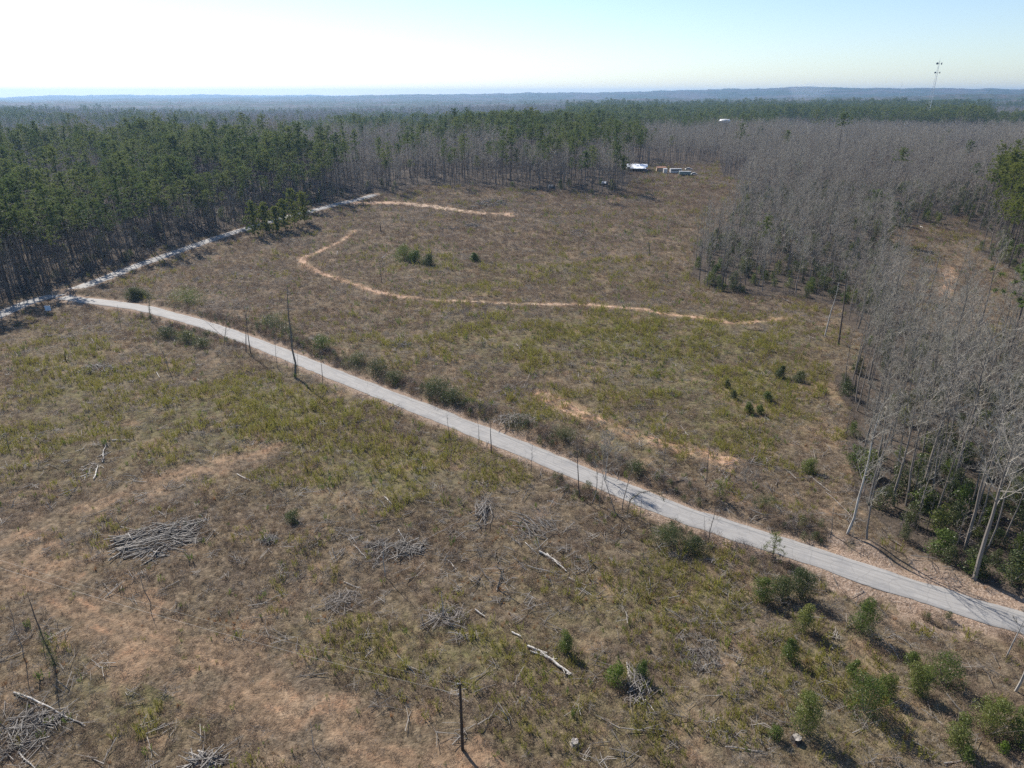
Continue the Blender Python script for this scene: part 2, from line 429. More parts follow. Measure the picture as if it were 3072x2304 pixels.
# ------------------------------------------------------------------ plants
def bare_tree(seed, h=21., R_=4.2, f0=.4, nl=17, nsub=6, ntw=9, tw=.035, r0=.2, lean=.04, up=.55):
    rg = np.random.RandomState(seed); tr = Buf(); cr = Buf()
    k = 8; z = np.linspace(0, 1, k)
    wob = np.cumsum(rg.normal(0, .012 * h, (k, 2)), 0) * .45; wob[0] = 0
    ld = rg.uniform(-lean, lean, 2)
    pts = np.column_stack([wob[:, 0] + ld[0] * z * h, wob[:, 1] + ld[1] * z * h, z * h])
    tube(tr, pts, r0 * (1 - z * .9) + .012, 6)
    ga = rg.uniform(0, 6)
    for i in range(nl):
        f = f0 + (1 - f0) * ((i + rg.rand() * .8) / nl) ** .85
        f = min(f, .985); base = np.array([np.interp(f, z, pts[:, c]) for c in range(3)])
        ga += 2.4 + rg.uniform(-.4, .4)
        u = (f - f0) / (1 - f0)
        L = R_ * (1.25 - .75 * u) * rg.uniform(.65, 1.15) * (.75 + .5 * min(u * 3, 1) * .5)
        el = up + .35 * u + rg.uniform(-.2, .2)
        d = np.array([math.cos(ga) * math.cos(el), math.sin(ga) * math.cos(el), math.sin(el)])
        q = [base]
        for s in range(4):
            d = unit(d + rg.normal(0, .11, 3) + np.array([0, 0, .10])); q.append(q[-1] + d * L / 4)
        q = np.array(q); rr = r0 * .38 * (1 - f * .45) * np.array([1, .75, .52, .33, .16])
        tube(cr, q, rr, 4)
        for j in range(nsub):
            g = .22 + .75 * (j + rg.rand()) / nsub
            p0 = np.array([np.interp(g * 4, range(5), q[:, c]) for c in range(3)])
            d2 = unit(unit(q[-1] - q[0]) * .8 + rg.normal(0, .55, 3) + np.array([0, 0, .25]))
            l2 = L * rg.uniform(.28, .5) * (1.1 - .4 * g)
            p1 = p0 + d2 * l2 * .5; d3 = unit(d2 + rg.normal(0, .25, 3)); p2 = p1 + d3 * l2 * .5
            tube(cr, [p0, p1, p2], np.array([tw * .8, tw * .55, tw * .25]), 3)
            t_ = rg.uniform(.1, 1, ntw)
            pp = np.where(t_[:, None] < .5, p0 + (p1 - p0) * (t_ * 2)[:, None], p1 + (p2 - p1) * (t_ * 2 - 1)[:, None])
            dd = d2 + rg.normal(0, .6, (ntw, 3)) + np.array([0, 0, .2])
            spikes(cr, pp, dd, rg.uniform(.5, 1.2, ntw) * L * .24, np.full(ntw, tw) * rg.uniform(.6, 1.1, ntw), rg)
    return tr, cr
def pine_tree(seed, h=29., R_=2.9, f0=.58, nl=24, per=3, nn=22, nl_=.75, nw=.11, r0=.2, cone=.0, dead=8):
    rg = np.random.RandomState(seed); tr = Buf(); cr = Buf()
    k = 6; z = np.linspace(0, 1, k)
    wob = np.cumsum(rg.normal(0, .006 * h, (k, 2)), 0) * .5; wob[0] = 0
    pts = np.column_stack([wob, z * h]); tube(tr, pts, r0 * (1 - z * .88) + .012, 6)
    ga = rg.uniform(0, 6)
    for i in range(dead):
        f = rg.uniform(.3 * f0, f0); a = rg.uniform(0, 6.3); L = rg.uniform(.7, 2.2)
        base = np.array([np.interp(f, z, pts[:, c]) for c in range(3)])
        tube(tr, [base, base + np.array([math.cos(a) * L, math.sin(a) * L, rg.uniform(-.3, .5)])], np.array([.035, .012]), 3)
    for i in range(nl):
        f = f0 + (.99 - f0) * ((i + rg.rand() * .7) / nl); u = (f - f0) / (1 - f0)
        base = np.array([np.interp(f, z, pts[:, c]) for c in range(3)])
        ga += 2.4 + rg.uniform(-.5, .5)
        prof = (1 - u) ** (.55 if cone < .5 else .9) * (.55 + .45 * min(1, u * 4)) if cone < .5 else (1 - u) ** .85
        L = R_ * prof * rg.uniform(.6, 1.25) + .25
        el = -.05 + .75 * u + rg.uniform(-.2, .25)
        d = np.array([math.cos(ga) * math.cos(el), math.sin(ga) * math.cos(el), math.sin(el)])
        tip = base + d * L
        tube(tr, [base, base + d * L * .5, tip], np.array([.06, .04, .015]) * (1.3 - u), 3)
        for j in range(per):
            g = 1 - .3 * j - rg.uniform(0, .12)
            c = base + d * L * g + rg.normal(0, .22, 3) * (1 + R_ * .12)
            dd = sph(rg, nn, .35) + d * .35
            spikes(cr, c + rg.normal(0, .12, (nn, 3)), dd, rg.uniform(.6, 1.1, nn) * nl_, np.full(nn, nw), rg)
    return tr, cr
def shrub_mesh(seed, h=2.4, w=1.9, n=900, leaf=.17, lobes=7, dense=1.0):
    """evergreen bush: trunk buffer and leaf buffer"""
    rg = np.random.RandomState(seed); tr = Buf(); cr = Buf()
    for i in range(7):
        a = rg.uniform(0, 6.3); el = rg.uniform(.9, 1.4); L = h * rg.uniform(.6, .95)
        d = np.array([math.cos(a) * math.cos(el), math.sin(a) * math.cos(el), math.sin(el)])
        tube(tr, [np.zeros(3), d * L * .5, d * L + np.array([0, 0, .1])], np.array([.045, .03, .01]), 4)
    for i in range(lobes):
        zc = h * (.25 + .68 * i / (lobes - 1)); rr = w / 2 * (1.05 - .45 * (i / (lobes - 1)) ** 1.8)
        a = rg.uniform(0, 6.3); off = rr * rg.uniform(.15, .55)
        c = np.array([math.cos(a) * off, math.sin(a) * off, zc]); lr = rr * rg.uniform(.5, .75)
        m_ = int(n / lobes); d = sph(rg, m_)
        rad = lr * rg.uniform(.35, 1.1, m_) ** .6
        quads(cr, c + d * rad[:, None] * np.array([1, 1, .85]), d + rg.normal(0, .7, (m_, 3)), leaf * rg.uniform(.6, 1.25, m_), .55, rg)
    m_ = n // 5; d = sph(rg, m_, .3); d[:, 2] = np.abs(d[:, 2])
    quads(cr, d * np.array([w / 2, w / 2, h]) * rg.uniform(.3, 1.0, (m_, 1)), d + rg.normal(0, .8, (m_, 3)), leaf * rg.uniform(.6, 1.2, m_), .55, rg)
    return tr, cr
def tuft(seed, n, h, w, bw, spread=.5, curve=0.0):
    rg = np.random.RandomState(seed); b = Buf()
    a = rg.uniform(0, 6.3, n); r = w / 2 * np.sqrt(rg.rand(n))
    p = np.column_stack([np.cos(a) * r, np.sin(a) * r, np.full(n, -.05)])
    d = np.column_stack([np.cos(a) * spread * rg.rand(n), np.sin(a) * spread * rg.rand(n), np.ones(n)]) + rg.normal(0, .13, (n, 3))
    spikes(b, p, d, h * rg.uniform(.5, 1.1, n), bw * rg.uniform(.6, 1.3, n), rg)
    return b
def feather(seed, ns, h, w, bw):
    """upright weed stems carrying short side sprays"""
    rg = np.random.RandomState(seed); b = Buf()
    for i in range(ns):
        a = rg.uniform(0, 6.3); r = w / 2 * math.sqrt(rg.rand()); hh = h * rg.uniform(.5, 1.05)
        p = np.array([math.cos(a) * r, math.sin(a) * r, 0]); d = unit(np.array([math.cos(a) * .2, math.sin(a) * .2, 1]) + rg.normal(0, .08, 3))
        k = 9; t = rg.uniform(.15, 1, k); pp = p + d * (t * hh)[:, None]
        dd = rg.normal(0, 1, (k, 3)); dd[:, 2] = np.abs(dd[:, 2]) + .9
        spikes(b, pp, dd, (.32 - .16 * t) * hh * rg.uniform(.8, 1.2, k), np.full(k, bw), rg)
        spikes(b, p[None], d[None], np.array([hh]), np.array([bw * .7]), rg)
    return b
def brambles(seed, n, h, w, bw):
    rg = np.random.RandomState(seed); b = Buf()
    a = rg.uniform(0, 6.3, n); r = w / 2 * np.sqrt(rg.rand(n)); z = h * rg.rand(n) * (1 - (2 * r / w) ** 2 * .8)
    p = np.column_stack([np.cos(a) * r, np.sin(a) * r, z * .8]); d = rg.normal(0, 1, (n, 3)); d[:, 2] = np.abs(d[:, 2]) * .8 + .15
    spikes(b, p, d, rg.uniform(.25, .7, n) * max(h, .5), bw * rg.uniform(.6, 1.3, n), rg)
    return b
def sticks(seed, n, w, l, r, flat=.25, h=.3):
    rg = np.random.RandomState(seed); b = Buf()
    for i in range(n):
        a = rg.uniform(0, 6.3); rr = w / 2 * math.sqrt(rg.rand()); L = l * rg.uniform(.4, 1.2)
        p = np.array([math.cos(a) * rr, math.sin(a) * rr, .03 + h * rg.rand() * (1 - rr / w * 1.6)])
        d = unit(np.array([*rg.normal(0, 1, 2), rg.normal(0, flat)])); q = p + d * L / 2 + rg.normal(0, .06 * L, 3)
        rad = r * rg.uniform(.4, 1.2)
        tube(b, [p - d * L / 2, q - d * L * .25, p + d * L / 2], np.array([rad, rad * .8, rad * .35]), 4)
    return b

proto_col = {}
def protos(name, bufs, mats):
    c = bpy.data.collections.new(name)
    for i, b in enumerate(bufs):
        c.objects.link(bpy.data.objects.new("%s_%02d" % (name, i), buf_mesh(name, b, mats)))
    return c
def scatter(name, col, pts, rot, scl, idx, cat_label):
    me = bpy.data.meshes.new(name)
    n = len(pts); me.vertices.add(n); me.vertices.foreach_set('co', np.ascontiguousarray(pts, np.float32).ravel())
    for nm, arr, ty in (('rot', rot, 'FLOAT_VECTOR'), ('scl', scl, 'FLOAT_VECTOR')):
        a = me.attributes.new(nm, ty, 'POINT'); a.data.foreach_set('vector', np.ascontiguousarray(arr, np.float32).ravel())
    a = me.attributes.new('idx', 'INT', 'POINT'); a.data.foreach_set('value', np.ascontiguousarray(idx, np.int32))
    o = mesh_obj(name, me)
    g = bpy.data.node_groups.new(name + '_nodes', 'GeometryNodeTree')
    g.interface.new_socket('Geometry', in_out='INPUT', socket_type='NodeSocketGeometry')
    g.interface.new_socket('Geometry', in_out='OUTPUT', socket_type='NodeSocketGeometry')
    gi = g.nodes.new('NodeGroupInput'); go = g.nodes.new('NodeGroupOutput')
    ip = g.nodes.new('GeometryNodeInstanceOnPoints'); ci = g.nodes.new('GeometryNodeCollectionInfo')
    ci.inputs['Collection'].default_value = col; ci.inputs['Separate Children'].default_value = True; ci.inputs['Reset Children'].default_value = True
    def na(nm, ty):
        x = g.nodes.new('GeometryNodeInputNamedAttribute'); x.data_type = ty; x.inputs[0].default_value = nm
        return x.outputs[0]
    L = g.links.new
    L(gi.outputs[0], ip.inputs['Points']); L(ci.outputs[0], ip.inputs['Instance']); ip.inputs['Pick Instance'].default_value = True
    L(na('idx', 'INT'), ip.inputs['Instance Index']); L(na('rot', 'FLOAT_VECTOR'), ip.inputs['Rotation']); L(na('scl', 'FLOAT_VECTOR'), ip.inputs['Scale'])
    L(ip.outputs[0], go.inputs[0])
    md = o.modifiers.new('scatter', 'NODES'); md.node_group = g
    lab, cat = cat_label
    return tag(o, lab, cat, kind='stuff')

# ------------------------------------------------------------------ land cover maps (photo layout -> world)
CLEAR = [(-500, 1150), (-150, 990), (0, 915), (75, 885), (149, 868), (224, 848), (298, 815), (398, 780), (497, 748), (597, 716), (671, 692), (746, 670),
         (845, 640), (945, 615), (1019, 600), (1094, 588), (1180, 580), (1290, 562), (1400, 556), (1500, 560), (1650, 570), (1780, 576), (1870, 572), (1900, 545),
         (1925, 522), (1965, 505), (2100, 508), (2150, 528), (2230, 542), (2230, 600), (2190, 640), (2140, 700), (2095, 760), (2080, 830), (2130, 862), (2200, 878), (2290, 898),
         (2400, 908), (2470, 912), (2530, 945), (2555, 1000), (2580, 1100), (2590, 1200), (2570, 1300), (2530, 1400), (2540, 1500), (2600, 1590), (2700, 1640),
         (2800, 1680), (2950, 1735), (3072, 1780), (3500, 1930), (5500, 2600), (5500, 9000), (-4000, 9000), (-4000, 2500), (-900, 1330)]
CLEAR2 = [(2640, 700), (2740, 670), (2900, 655), (2950, 720), (2985, 800), (3060, 900), (3190, 985), (3200, 1065), (2900, 1035), (2760, 975), (2680, 860)]
YARD = [(1845, 500), (2160, 492), (2165, 540), (1900, 535)]
RPINE = [(2935, 640), (2990, 570), (3300, 510), (3900, 1050), (3250, 985), (3090, 900), (2985, 800)]
def clear_mask(x, y, yard=True):
    k = 15 * sstep(1100, 1250, proj(x, y, T(x, y))[0])
    wx = x + (fbm(x, y, 17, 211, 2) - .5) * k; wy = y + (fbm(x, y, 17, 212, 2) - .5) * k
    a, b = proj(wx, np.maximum(wy, 1.), T(wx, wy))
    m = inpoly(a, b, CLEAR) | inpoly(a, b, CLEAR2)
    return (m | inpoly(a, b, YARD)) if yard else m
def blobs(px, py, L):
    s = np.zeros(np.shape(px))
    for cx, cy, rx, ry, k in L: s = np.maximum(s, k * np.exp(-(((px - cx) / rx) ** 2 + ((py - cy) / ry) ** 2)))
    return s
GREEN = [(1900, 1020, 620, 85, .95), (2150, 1150, 330, 150, .9), (2050, 1290, 400, 90, .7), (1500, 1000, 260, 80, .7), (700, 1260, 420, 140, .9), (250, 1180, 260, 150, .65),
         (1150, 1400, 380, 120, .9), (1350, 1950, 420, 110, .8), (450, 2050, 230, 140, .8), (1950, 1790, 450, 150, .6), (2500, 2050, 400, 260, .5), (1650, 830, 420, 60, .4),
         (1900, 2200, 500, 120, .55), (120, 1330, 200, 120, .6), (1100, 1060, 160, 60, .5), (1300, 800, 200, 50, .3), (1750, 1230, 260, 70, .6)]
GREY = [(1480, 1730, 300, 150, .8), (1950, 2150, 220, 110, .7), (1080, 1640, 200, 70, .7), (90, 2150, 160, 160, .8), (330, 990, 260, 50, .6), (1960, 1060, 180, 60, .6), (2350, 1800, 250, 100, .5),
        (1800, 1130, 150, 60, .5), (650, 880, 220, 60, .6), (2100, 1900, 200, 80, .5), (1500, 620, 250, 25, .5), (2650, 1900, 250, 60, .4), (1300, 650, 150, 20, .4), (2250, 1420, 260, 50, .7)]
RUST = [(1750, 1780, 250, 110, .9), (900, 1880, 300, 130, .5), (2050, 1620, 150, 60, .6), (1950, 1900, 180, 80, .6), (600, 1950, 500, 90, .4)]

def thin(p, cell, target, rg):
    t = target(np.hypot(p[:, 0], p[:, 1])); return p[rg.rand(len(p)) < (cell / t) ** 2]
def wedge_points(y0, y1, cell, seed, margin=30, k=.95):
    """jittered grid over the land the camera can see"""
    rg = np.random.RandomState(seed); ys = np.arange(y0, y1, cell); out = []
    for y in ys:
        w = k * (y * CP + CAM_H * SP) + margin
        xs = np.arange(-w, w, cell); out.append(np.column_stack([xs, np.full(len(xs), y)]))
    p = np.vstack(out); p += rg.uniform(-.5, .5, p.shape) * cell
    return p, rg

# ------------------------------------------------------------------ ground sheet (polar grid, fine near, coarse far)
az_f = np.radians(np.linspace(-50, 50, 860)); az_c = np.radians(np.linspace(50, 310, 70)[1:-1])
azs = np.concatenate([az_f, az_c])
rs = [8., 16., 24., 30.]
while rs[-1] < 520: rs.append(rs[-1] * 1.0042)
while rs[-1] < 3500: rs.append(rs[-1] * 1.010)
while rs[-1] < 17500: rs.append(rs[-1] * 1.012)
rs = np.array(rs); nr, na_ = len(rs), len(azs)
RR, AA = np.meshgrid(rs, azs, indexing='ij')
GX = RR * np.sin(AA); GY = RR * np.cos(AA); GZ = fine(GX, GY)
verts = np.column_stack([GX.ravel(), GY.ravel(), GZ.ravel()])
ppx, ppy = proj(GX.ravel(), np.maximum(GY.ravel(), 1.), T(GX.ravel(), GY.ravel()))
front = GY.ravel() > 5
clear = clear_mask(verts[:, 0], verts[:, 1]) | ~front
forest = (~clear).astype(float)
d1g, _ = dist_line(verts[:, 0], verts[:, 1], R1); d2g, _ = dist_line(verts[:, 0], verts[:, 1], R2)
rrv = RR.ravel()
jit = fbm(verts[:, 0], verts[:, 1], 3.0, 77, 3) - .5
tmask = np.full(len(verts), 1e9)
for ln, hw, *bi in TRACKS:
    d, _ = dist_line(verts[:, 0], verts[:, 1], ln)
    br = fbm(verts[:, 0], verts[:, 1], 11, 91, 2) - .5; fn = vn(verts[:, 0], verts[:, 1], .8, 95) - .5
    if bi: e_ = np.abs(d - .9) - .5 * (.5 + 3.6 * jit + 2.2 * br + 1.2 * fn)           # twin wheel ruts
    elif hw < 2.5: e_ = d - 1.0 * (.5 + 3.1 * jit + 1.5 * br + .7 * fn)
    else: e_ = d - hw * (.55 + 2.2 * jit + 1.2 * br + .5 * fn)
    tmask = np.minimum(tmask, e_)
pmask = np.full(len(verts), 1e9)
rut = np.zeros(len(verts))
for ln, hw in PATHS:
    d, _ = dist_line(verts[:, 0], verts[:, 1], ln); pmask = np.minimum(pmask, d - hw)
    rut = np.maximum(rut, np.exp(-((np.abs(d - 1.0)) / .42) ** 2) * np.clip(.35 + 3.5 * jit, 0, 1))
green = blobs(ppx, ppy, GREEN) * (1 - forest) * (pmask > 0)
orange = sstep(.60, .72, fbm(verts[:, 0], verts[:, 1], 4.5, 101, 3)) * .9
dirt = np.clip(1 - tmask / 2.2, 0, 1) * .8 + orange * np.clip(1.2 - pmask / 4, 0, 1) * .25 + orange * .3 + rut * .75
shoulder = (1 - sstep(W1 + .4, W1 + 2.6, d1g + jit * 2)) * .9 + (1 - sstep(W2 + .4, W2 + 2.2, d2g + jit)) * .7
shoulder = np.clip(shoulder + (ppx > 2480) * (d1g < 9) * (jit > -.1) * (1 - sstep(4, 9, d1g)), 0, 1)
canopy = sstep(2700, 3300, rrv)
i = np.arange(nr - 1)[:, None] * na_; j = np.arange(na_)[None, :]; j2 = (j + 1) % na_
quad = np.stack([i + j, i + na_ + j, i + na_ + j2, i + j2], -1).reshape(-1, 4)[:, ::-1]
ftrack = (tmask[quad].mean(1) < 0) & (d1g[quad].min(1) > W1 + .3) & (d2g[quad].min(1) > W2 + .3)
def partial(name, q, mats, attrs):
    used, inv = np.unique(q, return_inverse=True)
    me = tri_mesh(name, verts[used], inv.reshape(-1, 4), mats)
    me.polygons.foreach_set('use_smooth', np.ones(len(q), bool))
    for nm, a in attrs.items():
        at = me.attributes.new(nm, 'FLOAT', 'POINT'); at.data.foreach_set('value', np.ascontiguousarray(a[used], np.float32))
    return mesh_obj(name, me)
gq = quad[~ftrack]
used, inv = np.unique(gq, return_inverse=True)
center = np.array([[0, 0, float(T(0, 0.))]])
gv = np.vstack([verts[used]])
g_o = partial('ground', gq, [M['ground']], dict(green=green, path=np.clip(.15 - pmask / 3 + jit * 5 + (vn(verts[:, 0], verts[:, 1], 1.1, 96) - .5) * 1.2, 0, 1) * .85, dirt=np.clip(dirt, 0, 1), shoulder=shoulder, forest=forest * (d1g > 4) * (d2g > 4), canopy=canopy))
tag(g_o, 'brown and olive clear-cut ground running out to the wooded horizon', 'ground', kind='structure')
t_o = partial('dirt_track', quad[ftrack], [M['track']], dict(sand=np.clip(blobs(ppx, ppy, [(1350, 620, 190, 30, 1.), (1500, 910, 350, 25, .9), (1000, 605, 60, 15, .3)]) + 0, 0, 1)))
tag(t_o, 'bare orange and sandy dirt tracks winding across the clearing', 'dirt track', kind='structure')

def road_strip(name, line, w, label, zoff):
    n = len(line); tan = np.gradient(line, axis=0); tan /= np.linalg.norm(tan, axis=1, keepdims=True)
    nrm = np.column_stack([-tan[:, 1], tan[:, 0]]); s = np.concatenate([[0], np.cumsum(np.linalg.norm(np.diff(line, axis=0), axis=1))])
    us = np.array([-1, -.92, -.5, 0, .5, .92, 1.])
    edge = (fbm(s, s * 0, 4, 7, 4) - .5) * .9; edge2 = (fbm(s, s * 0 + 50, 4, 8, 4) - .5) * .9
    W = us[None] * w + np.where(us < -.9, edge[:, None], 0) + np.where(us > .9, edge2[:, None], 0)
    X = line[:, None, 0] + nrm[:, None, 0] * W; Y = line[:, None, 1] + nrm[:, None, 1] * W
    Z = T(X, Y) + zoff + .04 * (1 - us[None] ** 2) + np.where(np.abs(us) > .99, -.09, 0)[None]
    v = np.column_stack([X.ravel(), Y.ravel(), Z.ravel()]); m = len(us)
    i = np.arange(n - 1)[:, None] * m; j = np.arange(m - 1)[None]
    q = np.stack([i + j, i + m + j, i + m + j + 1, i + j + 1], -1).reshape(-1, 4)[:, ::-1]
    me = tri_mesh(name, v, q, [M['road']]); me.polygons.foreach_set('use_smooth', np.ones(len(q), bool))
    uv = me.uv_layers.new(name='UVMap'); U = np.column_stack([W.ravel(), np.repeat(s, m)])
    uv.data.foreach_set('uv', np.ascontiguousarray(U[q.ravel()], np.float32).ravel())
    o = mesh_obj(name, me); return tag(o, label, 'road', kind='structure')
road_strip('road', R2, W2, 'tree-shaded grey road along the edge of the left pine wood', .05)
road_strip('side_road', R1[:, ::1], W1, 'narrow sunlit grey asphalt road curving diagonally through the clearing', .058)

# ------------------------------------------------------------------ trees
def tree_points():
    out = []
    tgt = lambda r: np.interp(r, [60, 250, 500, 900, 1700, 3000], [5.2, 5.2, 5.8, 6.8, 8.8, 11.5])
    for (y0, y1, cell, seed) in ((55, 420, 4.4, 1), (420, 900, 4.9, 2), (900, 1700, 6.2, 3), (1700, 3000, 8.4, 4)):
        p, rg = wedge_points(y0, y1, cell, seed, 25, .80); p = thin(p, cell, tgt, rg)
        x, y = p[:, 0], p[:, 1]; t = T(x, y); px, py = proj(x, y, t)
        ok = ~clear_mask(x, y, False)
        yard = inpoly(px, py, YARD); ok &= ~(yard & (rg.rand(len(x)) > .06))
        jx = (fbm(x, y, 12, 201, 2) - .5)
        d1, _ = dist_line(x, y, R1); d2, _ = dist_line(x, y, R2)
        ok &= (d1 > 5) & (d2 > 3.7) & (np.hypot(px - 2538, py - 1617) > 90) & (np.hypot(px - 2920, py - 1740) > 60)
        ok &= ~((np.hypot(px - 2895, (py - 480) * 3) < 80) & (rg.rand(len(x)) > .1))   # pale field gap far right
        # pine share
        front = (d2 < 16) & (px < 1200)
        n1 = fbm(x, y, 130, 301, 3); n2 = fbm(x, y, 420, 302, 3)
        pine = np.clip((n2 - .545) * 9 + (n1 - .5) * 4.5, .02, .9)            # default mosaic
        left = (px < 1160) & (py > 492)
        pine = np.where(left, np.clip(.68 + (n1 - .5) * 3.4 + (fbm(x, y, 30, 305, 2) - .5) * 1.6, .12, .95), pine)
        pine = np.where((px < 1000) & (py > 385) & (py <= 492), np.clip((n1 - .62) * 6, .03, .6), pine)
        cen = (px >= 1000) & (px < 1900) & (py > 512)
        pine = np.where(cen, np.clip(.13 + (n1 - .5) * .9, .03, .6), pine)
        cen2 = (px >= 950) & (px < 1930) & (py > 458) & (py <= 512)
        pine = np.where(cen2, np.clip(.55 + (n1 - .5) * 3.5, .05, .92), pine)
        band = (px >= 1700) & (px < 2960) & (py > 335) & (py <= 398 + (px > 2500) * 12 - (px < 2100) * 0)
        pine = np.where((px >= 1000) & (px < 1930) & (py > 398) & (py <= 458), np.clip(.3 + (n1 - .5) * 4, .03, .85), pine)
        pine = np.where(band, np.clip(.85 + (n1 - .5) * 1.2, .4, .97), pine)
        right = (px >= 1930) & (py > 398 + (px > 2500) * 12)
        pine = np.where(right, .005, pine)
        pine = np.where((px >= 1900) & (px < 2330) & (py > 398) & (py < 425), .35, pine)
        rp = inpoly(px, py, RPINE); pine = np.where(rp, .97, pine)
        isp = rg.rand(len(x)) < pine
        # density: bare woods a bit denser to the right
        dens = np.where(isp, np.where(left | rp, .72, .8), np.where(right, .92, .85)) * (.55 + .9 * sstep(.3, .6, fbm(x, y, 16, 306, 2)))
        dens = np.where((px > 2500) & (py > 900) & ~isp, .97, dens)
        dens = np.where(front, 1.0, dens)
        ok &= rg.rand(len(x)) < dens
        h = np.where(isp, 27 + (fbm(x, y, 45, 401, 2) - .5) * 16, 20.5 + (fbm(x, y, 40, 402, 2) - .5) * 14) * rg.uniform(.62, 1.18, len(x))
        h = np.where(band, h * 1.22, h); h = np.where(rp, np.maximum(h, 22) * .95, h)
        h = np.where(right & ~isp & (py > 880), h * .97, h)
        h = np.where((~isp) & left, h * rg.uniform(.5, .95, len(x)), h)
        k = ok
        out.append(np.column_stack([x[k], y[k], px[k], py[k], isp[k], h[k], rp[k], right[k], left[k]]))
    return np.vstack(out)
TP = tree_points()
rg = np.random.RandomState(99)
tz = fine(TP[:, 0], TP[:, 1])
dist = np.hypot(np.hypot(TP[:, 0], TP[:, 1]), CAM_H)
# stuff prototypes
NB, NP_ = 12, 10
bare_near = [bare_tree(100 + i, 21, rg.uniform(3.6, 5.6), rg.uniform(.26, .56), rg.randint(12, 20), 7, 13, .026, rg.uniform(.13, .22), .07, rg.uniform(.3, .7)) for i in range(NB)]
pine_near = [pine_tree(200 + i, 28, rg.uniform(3.8, 5.6), rg.uniform(.58, .79), rg.randint(13, 21), 4, 36, .72, .12) for i in range(NP_)]
bare_far = [bare_tree(300 + i, 21, rg.uniform(3.6, 5.0), .36, 13, 4, 7, .085, .22) for i in range(5)]
pine_far = [pine_tree(400 + i, 28, rg.uniform(4.2, 5.8), .70, 15, 2, 14, 1.15, .36, .22, 0, 0) for i in range(5)]
def join(tc):
    b = Buf(); b.merge(tc[0], 0); b.merge(tc[1], 1); return b
c_bn = protos('bare_near', [join(t) for t in bare_near], [M['bark_grey'], M['twig_grey']])
c_pn = protos('pine_near', [join(t) for t in pine_near], [M['bark_pine'], M['needle']])
c_bf = protos('bare_far', [join(t) for t in bare_far], [M['bark_grey'], M['twig_grey']])
c_pf = protos('pine_far', [join(t) for t in pine_far], [M['bark_pine'], M['needle']])
isp = TP[:, 4] > .5; inview = (TP[:, 2] > -20) & (TP[:, 2] < 3092) & (TP[:, 3] < 2400)
def mass(mask, col, nv, name, lab, cat, hb):
    n = int(mask.sum()); s = TP[mask, 5] / hb; w = s * np.where(isp[mask], rg.uniform(1.0, 1.5, n), rg.uniform(.85, 1.2, n))
    rot = np.column_stack([rg.normal(0, .03, n), rg.normal(0, .03, n), rg.uniform(0, 6.28, n)])
    pts = np.column_stack([TP[mask, 0], TP[mask, 1], tz[mask] - .15])
    return scatter(name, col, pts, rot, np.column_stack([w, w, s]), rg.randint(0, nv, n), (lab, cat))
single = {}
for kind in (0, 1):
    m = (isp == bool(kind)) & inview
    size = np.where(m, TP[:, 5] / dist, 0)
    single[kind] = np.argsort(-size)[:285]
chosen = np.zeros(len(TP), bool); chosen[single[0]] = True; chosen[single[1]] = True
rest = ~chosen; nearm = dist < 900
rpm = TP[:, 6] > .5
c_pr = protos('bright_pine', [join(t) for t in pine_near], [M['bark_pine'], M['needle_yellow']])
mass(rest & isp & nearm & rpm, c_pr, NP_, 'bright_pine_stand', 'yellow-green pine stand at the right edge behind the second clearing', 'pine stand', 28)
mass(rest & isp & nearm & ~rpm, c_pn, NP_, 'pine_forest', 'dark green pine forest packed behind the nearer trees round the clearing', 'pine forest', 28)
mass(rest & ~isp & nearm, c_bn, NB, 'bare_forest', 'leafless grey hardwood forest packed behind the nearer trees', 'hardwood forest', 21)
mass(rest & isp & ~nearm, c_pf, 5, 'distant_pine_forest', 'distant blue-green pine woods toward the horizon', 'distant forest', 28)
mass(rest & ~isp & ~nearm, c_bf, 5, 'distant_bare_forest', 'distant mauve-grey leafless woods toward the horizon', 'distant forest', 21)
# single trees
def tree_proto(name, tc, m1, m2):
    return (buf_mesh(name + '_trunk', tc[0], [m1]), buf_mesh(name + '_crown', tc[1], [m2]))
bp = [tree_proto('bare', t, M['bark_grey'], M['twig_grey']) for t in bare_near]
pp = [tree_proto('pine', t, M['bark_pine'], M['needle']) for t in pine_near]
pps = [tree_proto('pine', t, M['bark_pine'], M['needle_yellow']) for t in pine_near]
def put_tree(name, meshes, x, y, z, s, w, rz, label, cat, group=None, tilt=(0, 0)):
    e = empty(name, (x, y, z)); e.rotation_euler = (tilt[0], tilt[1], rz); e.scale = (w, w, s)
    a = mesh_obj('trunk', meshes[0], e); 
    if meshes[1] is not None: mesh_obj('crown', meshes[1], e)
    return tag(e, label, cat, group)
d2t, _ = dist_line(TP[:, 0], TP[:, 1], R2)
def bins(v, cuts, names_): return names_[int(np.searchsorted(cuts, v))]
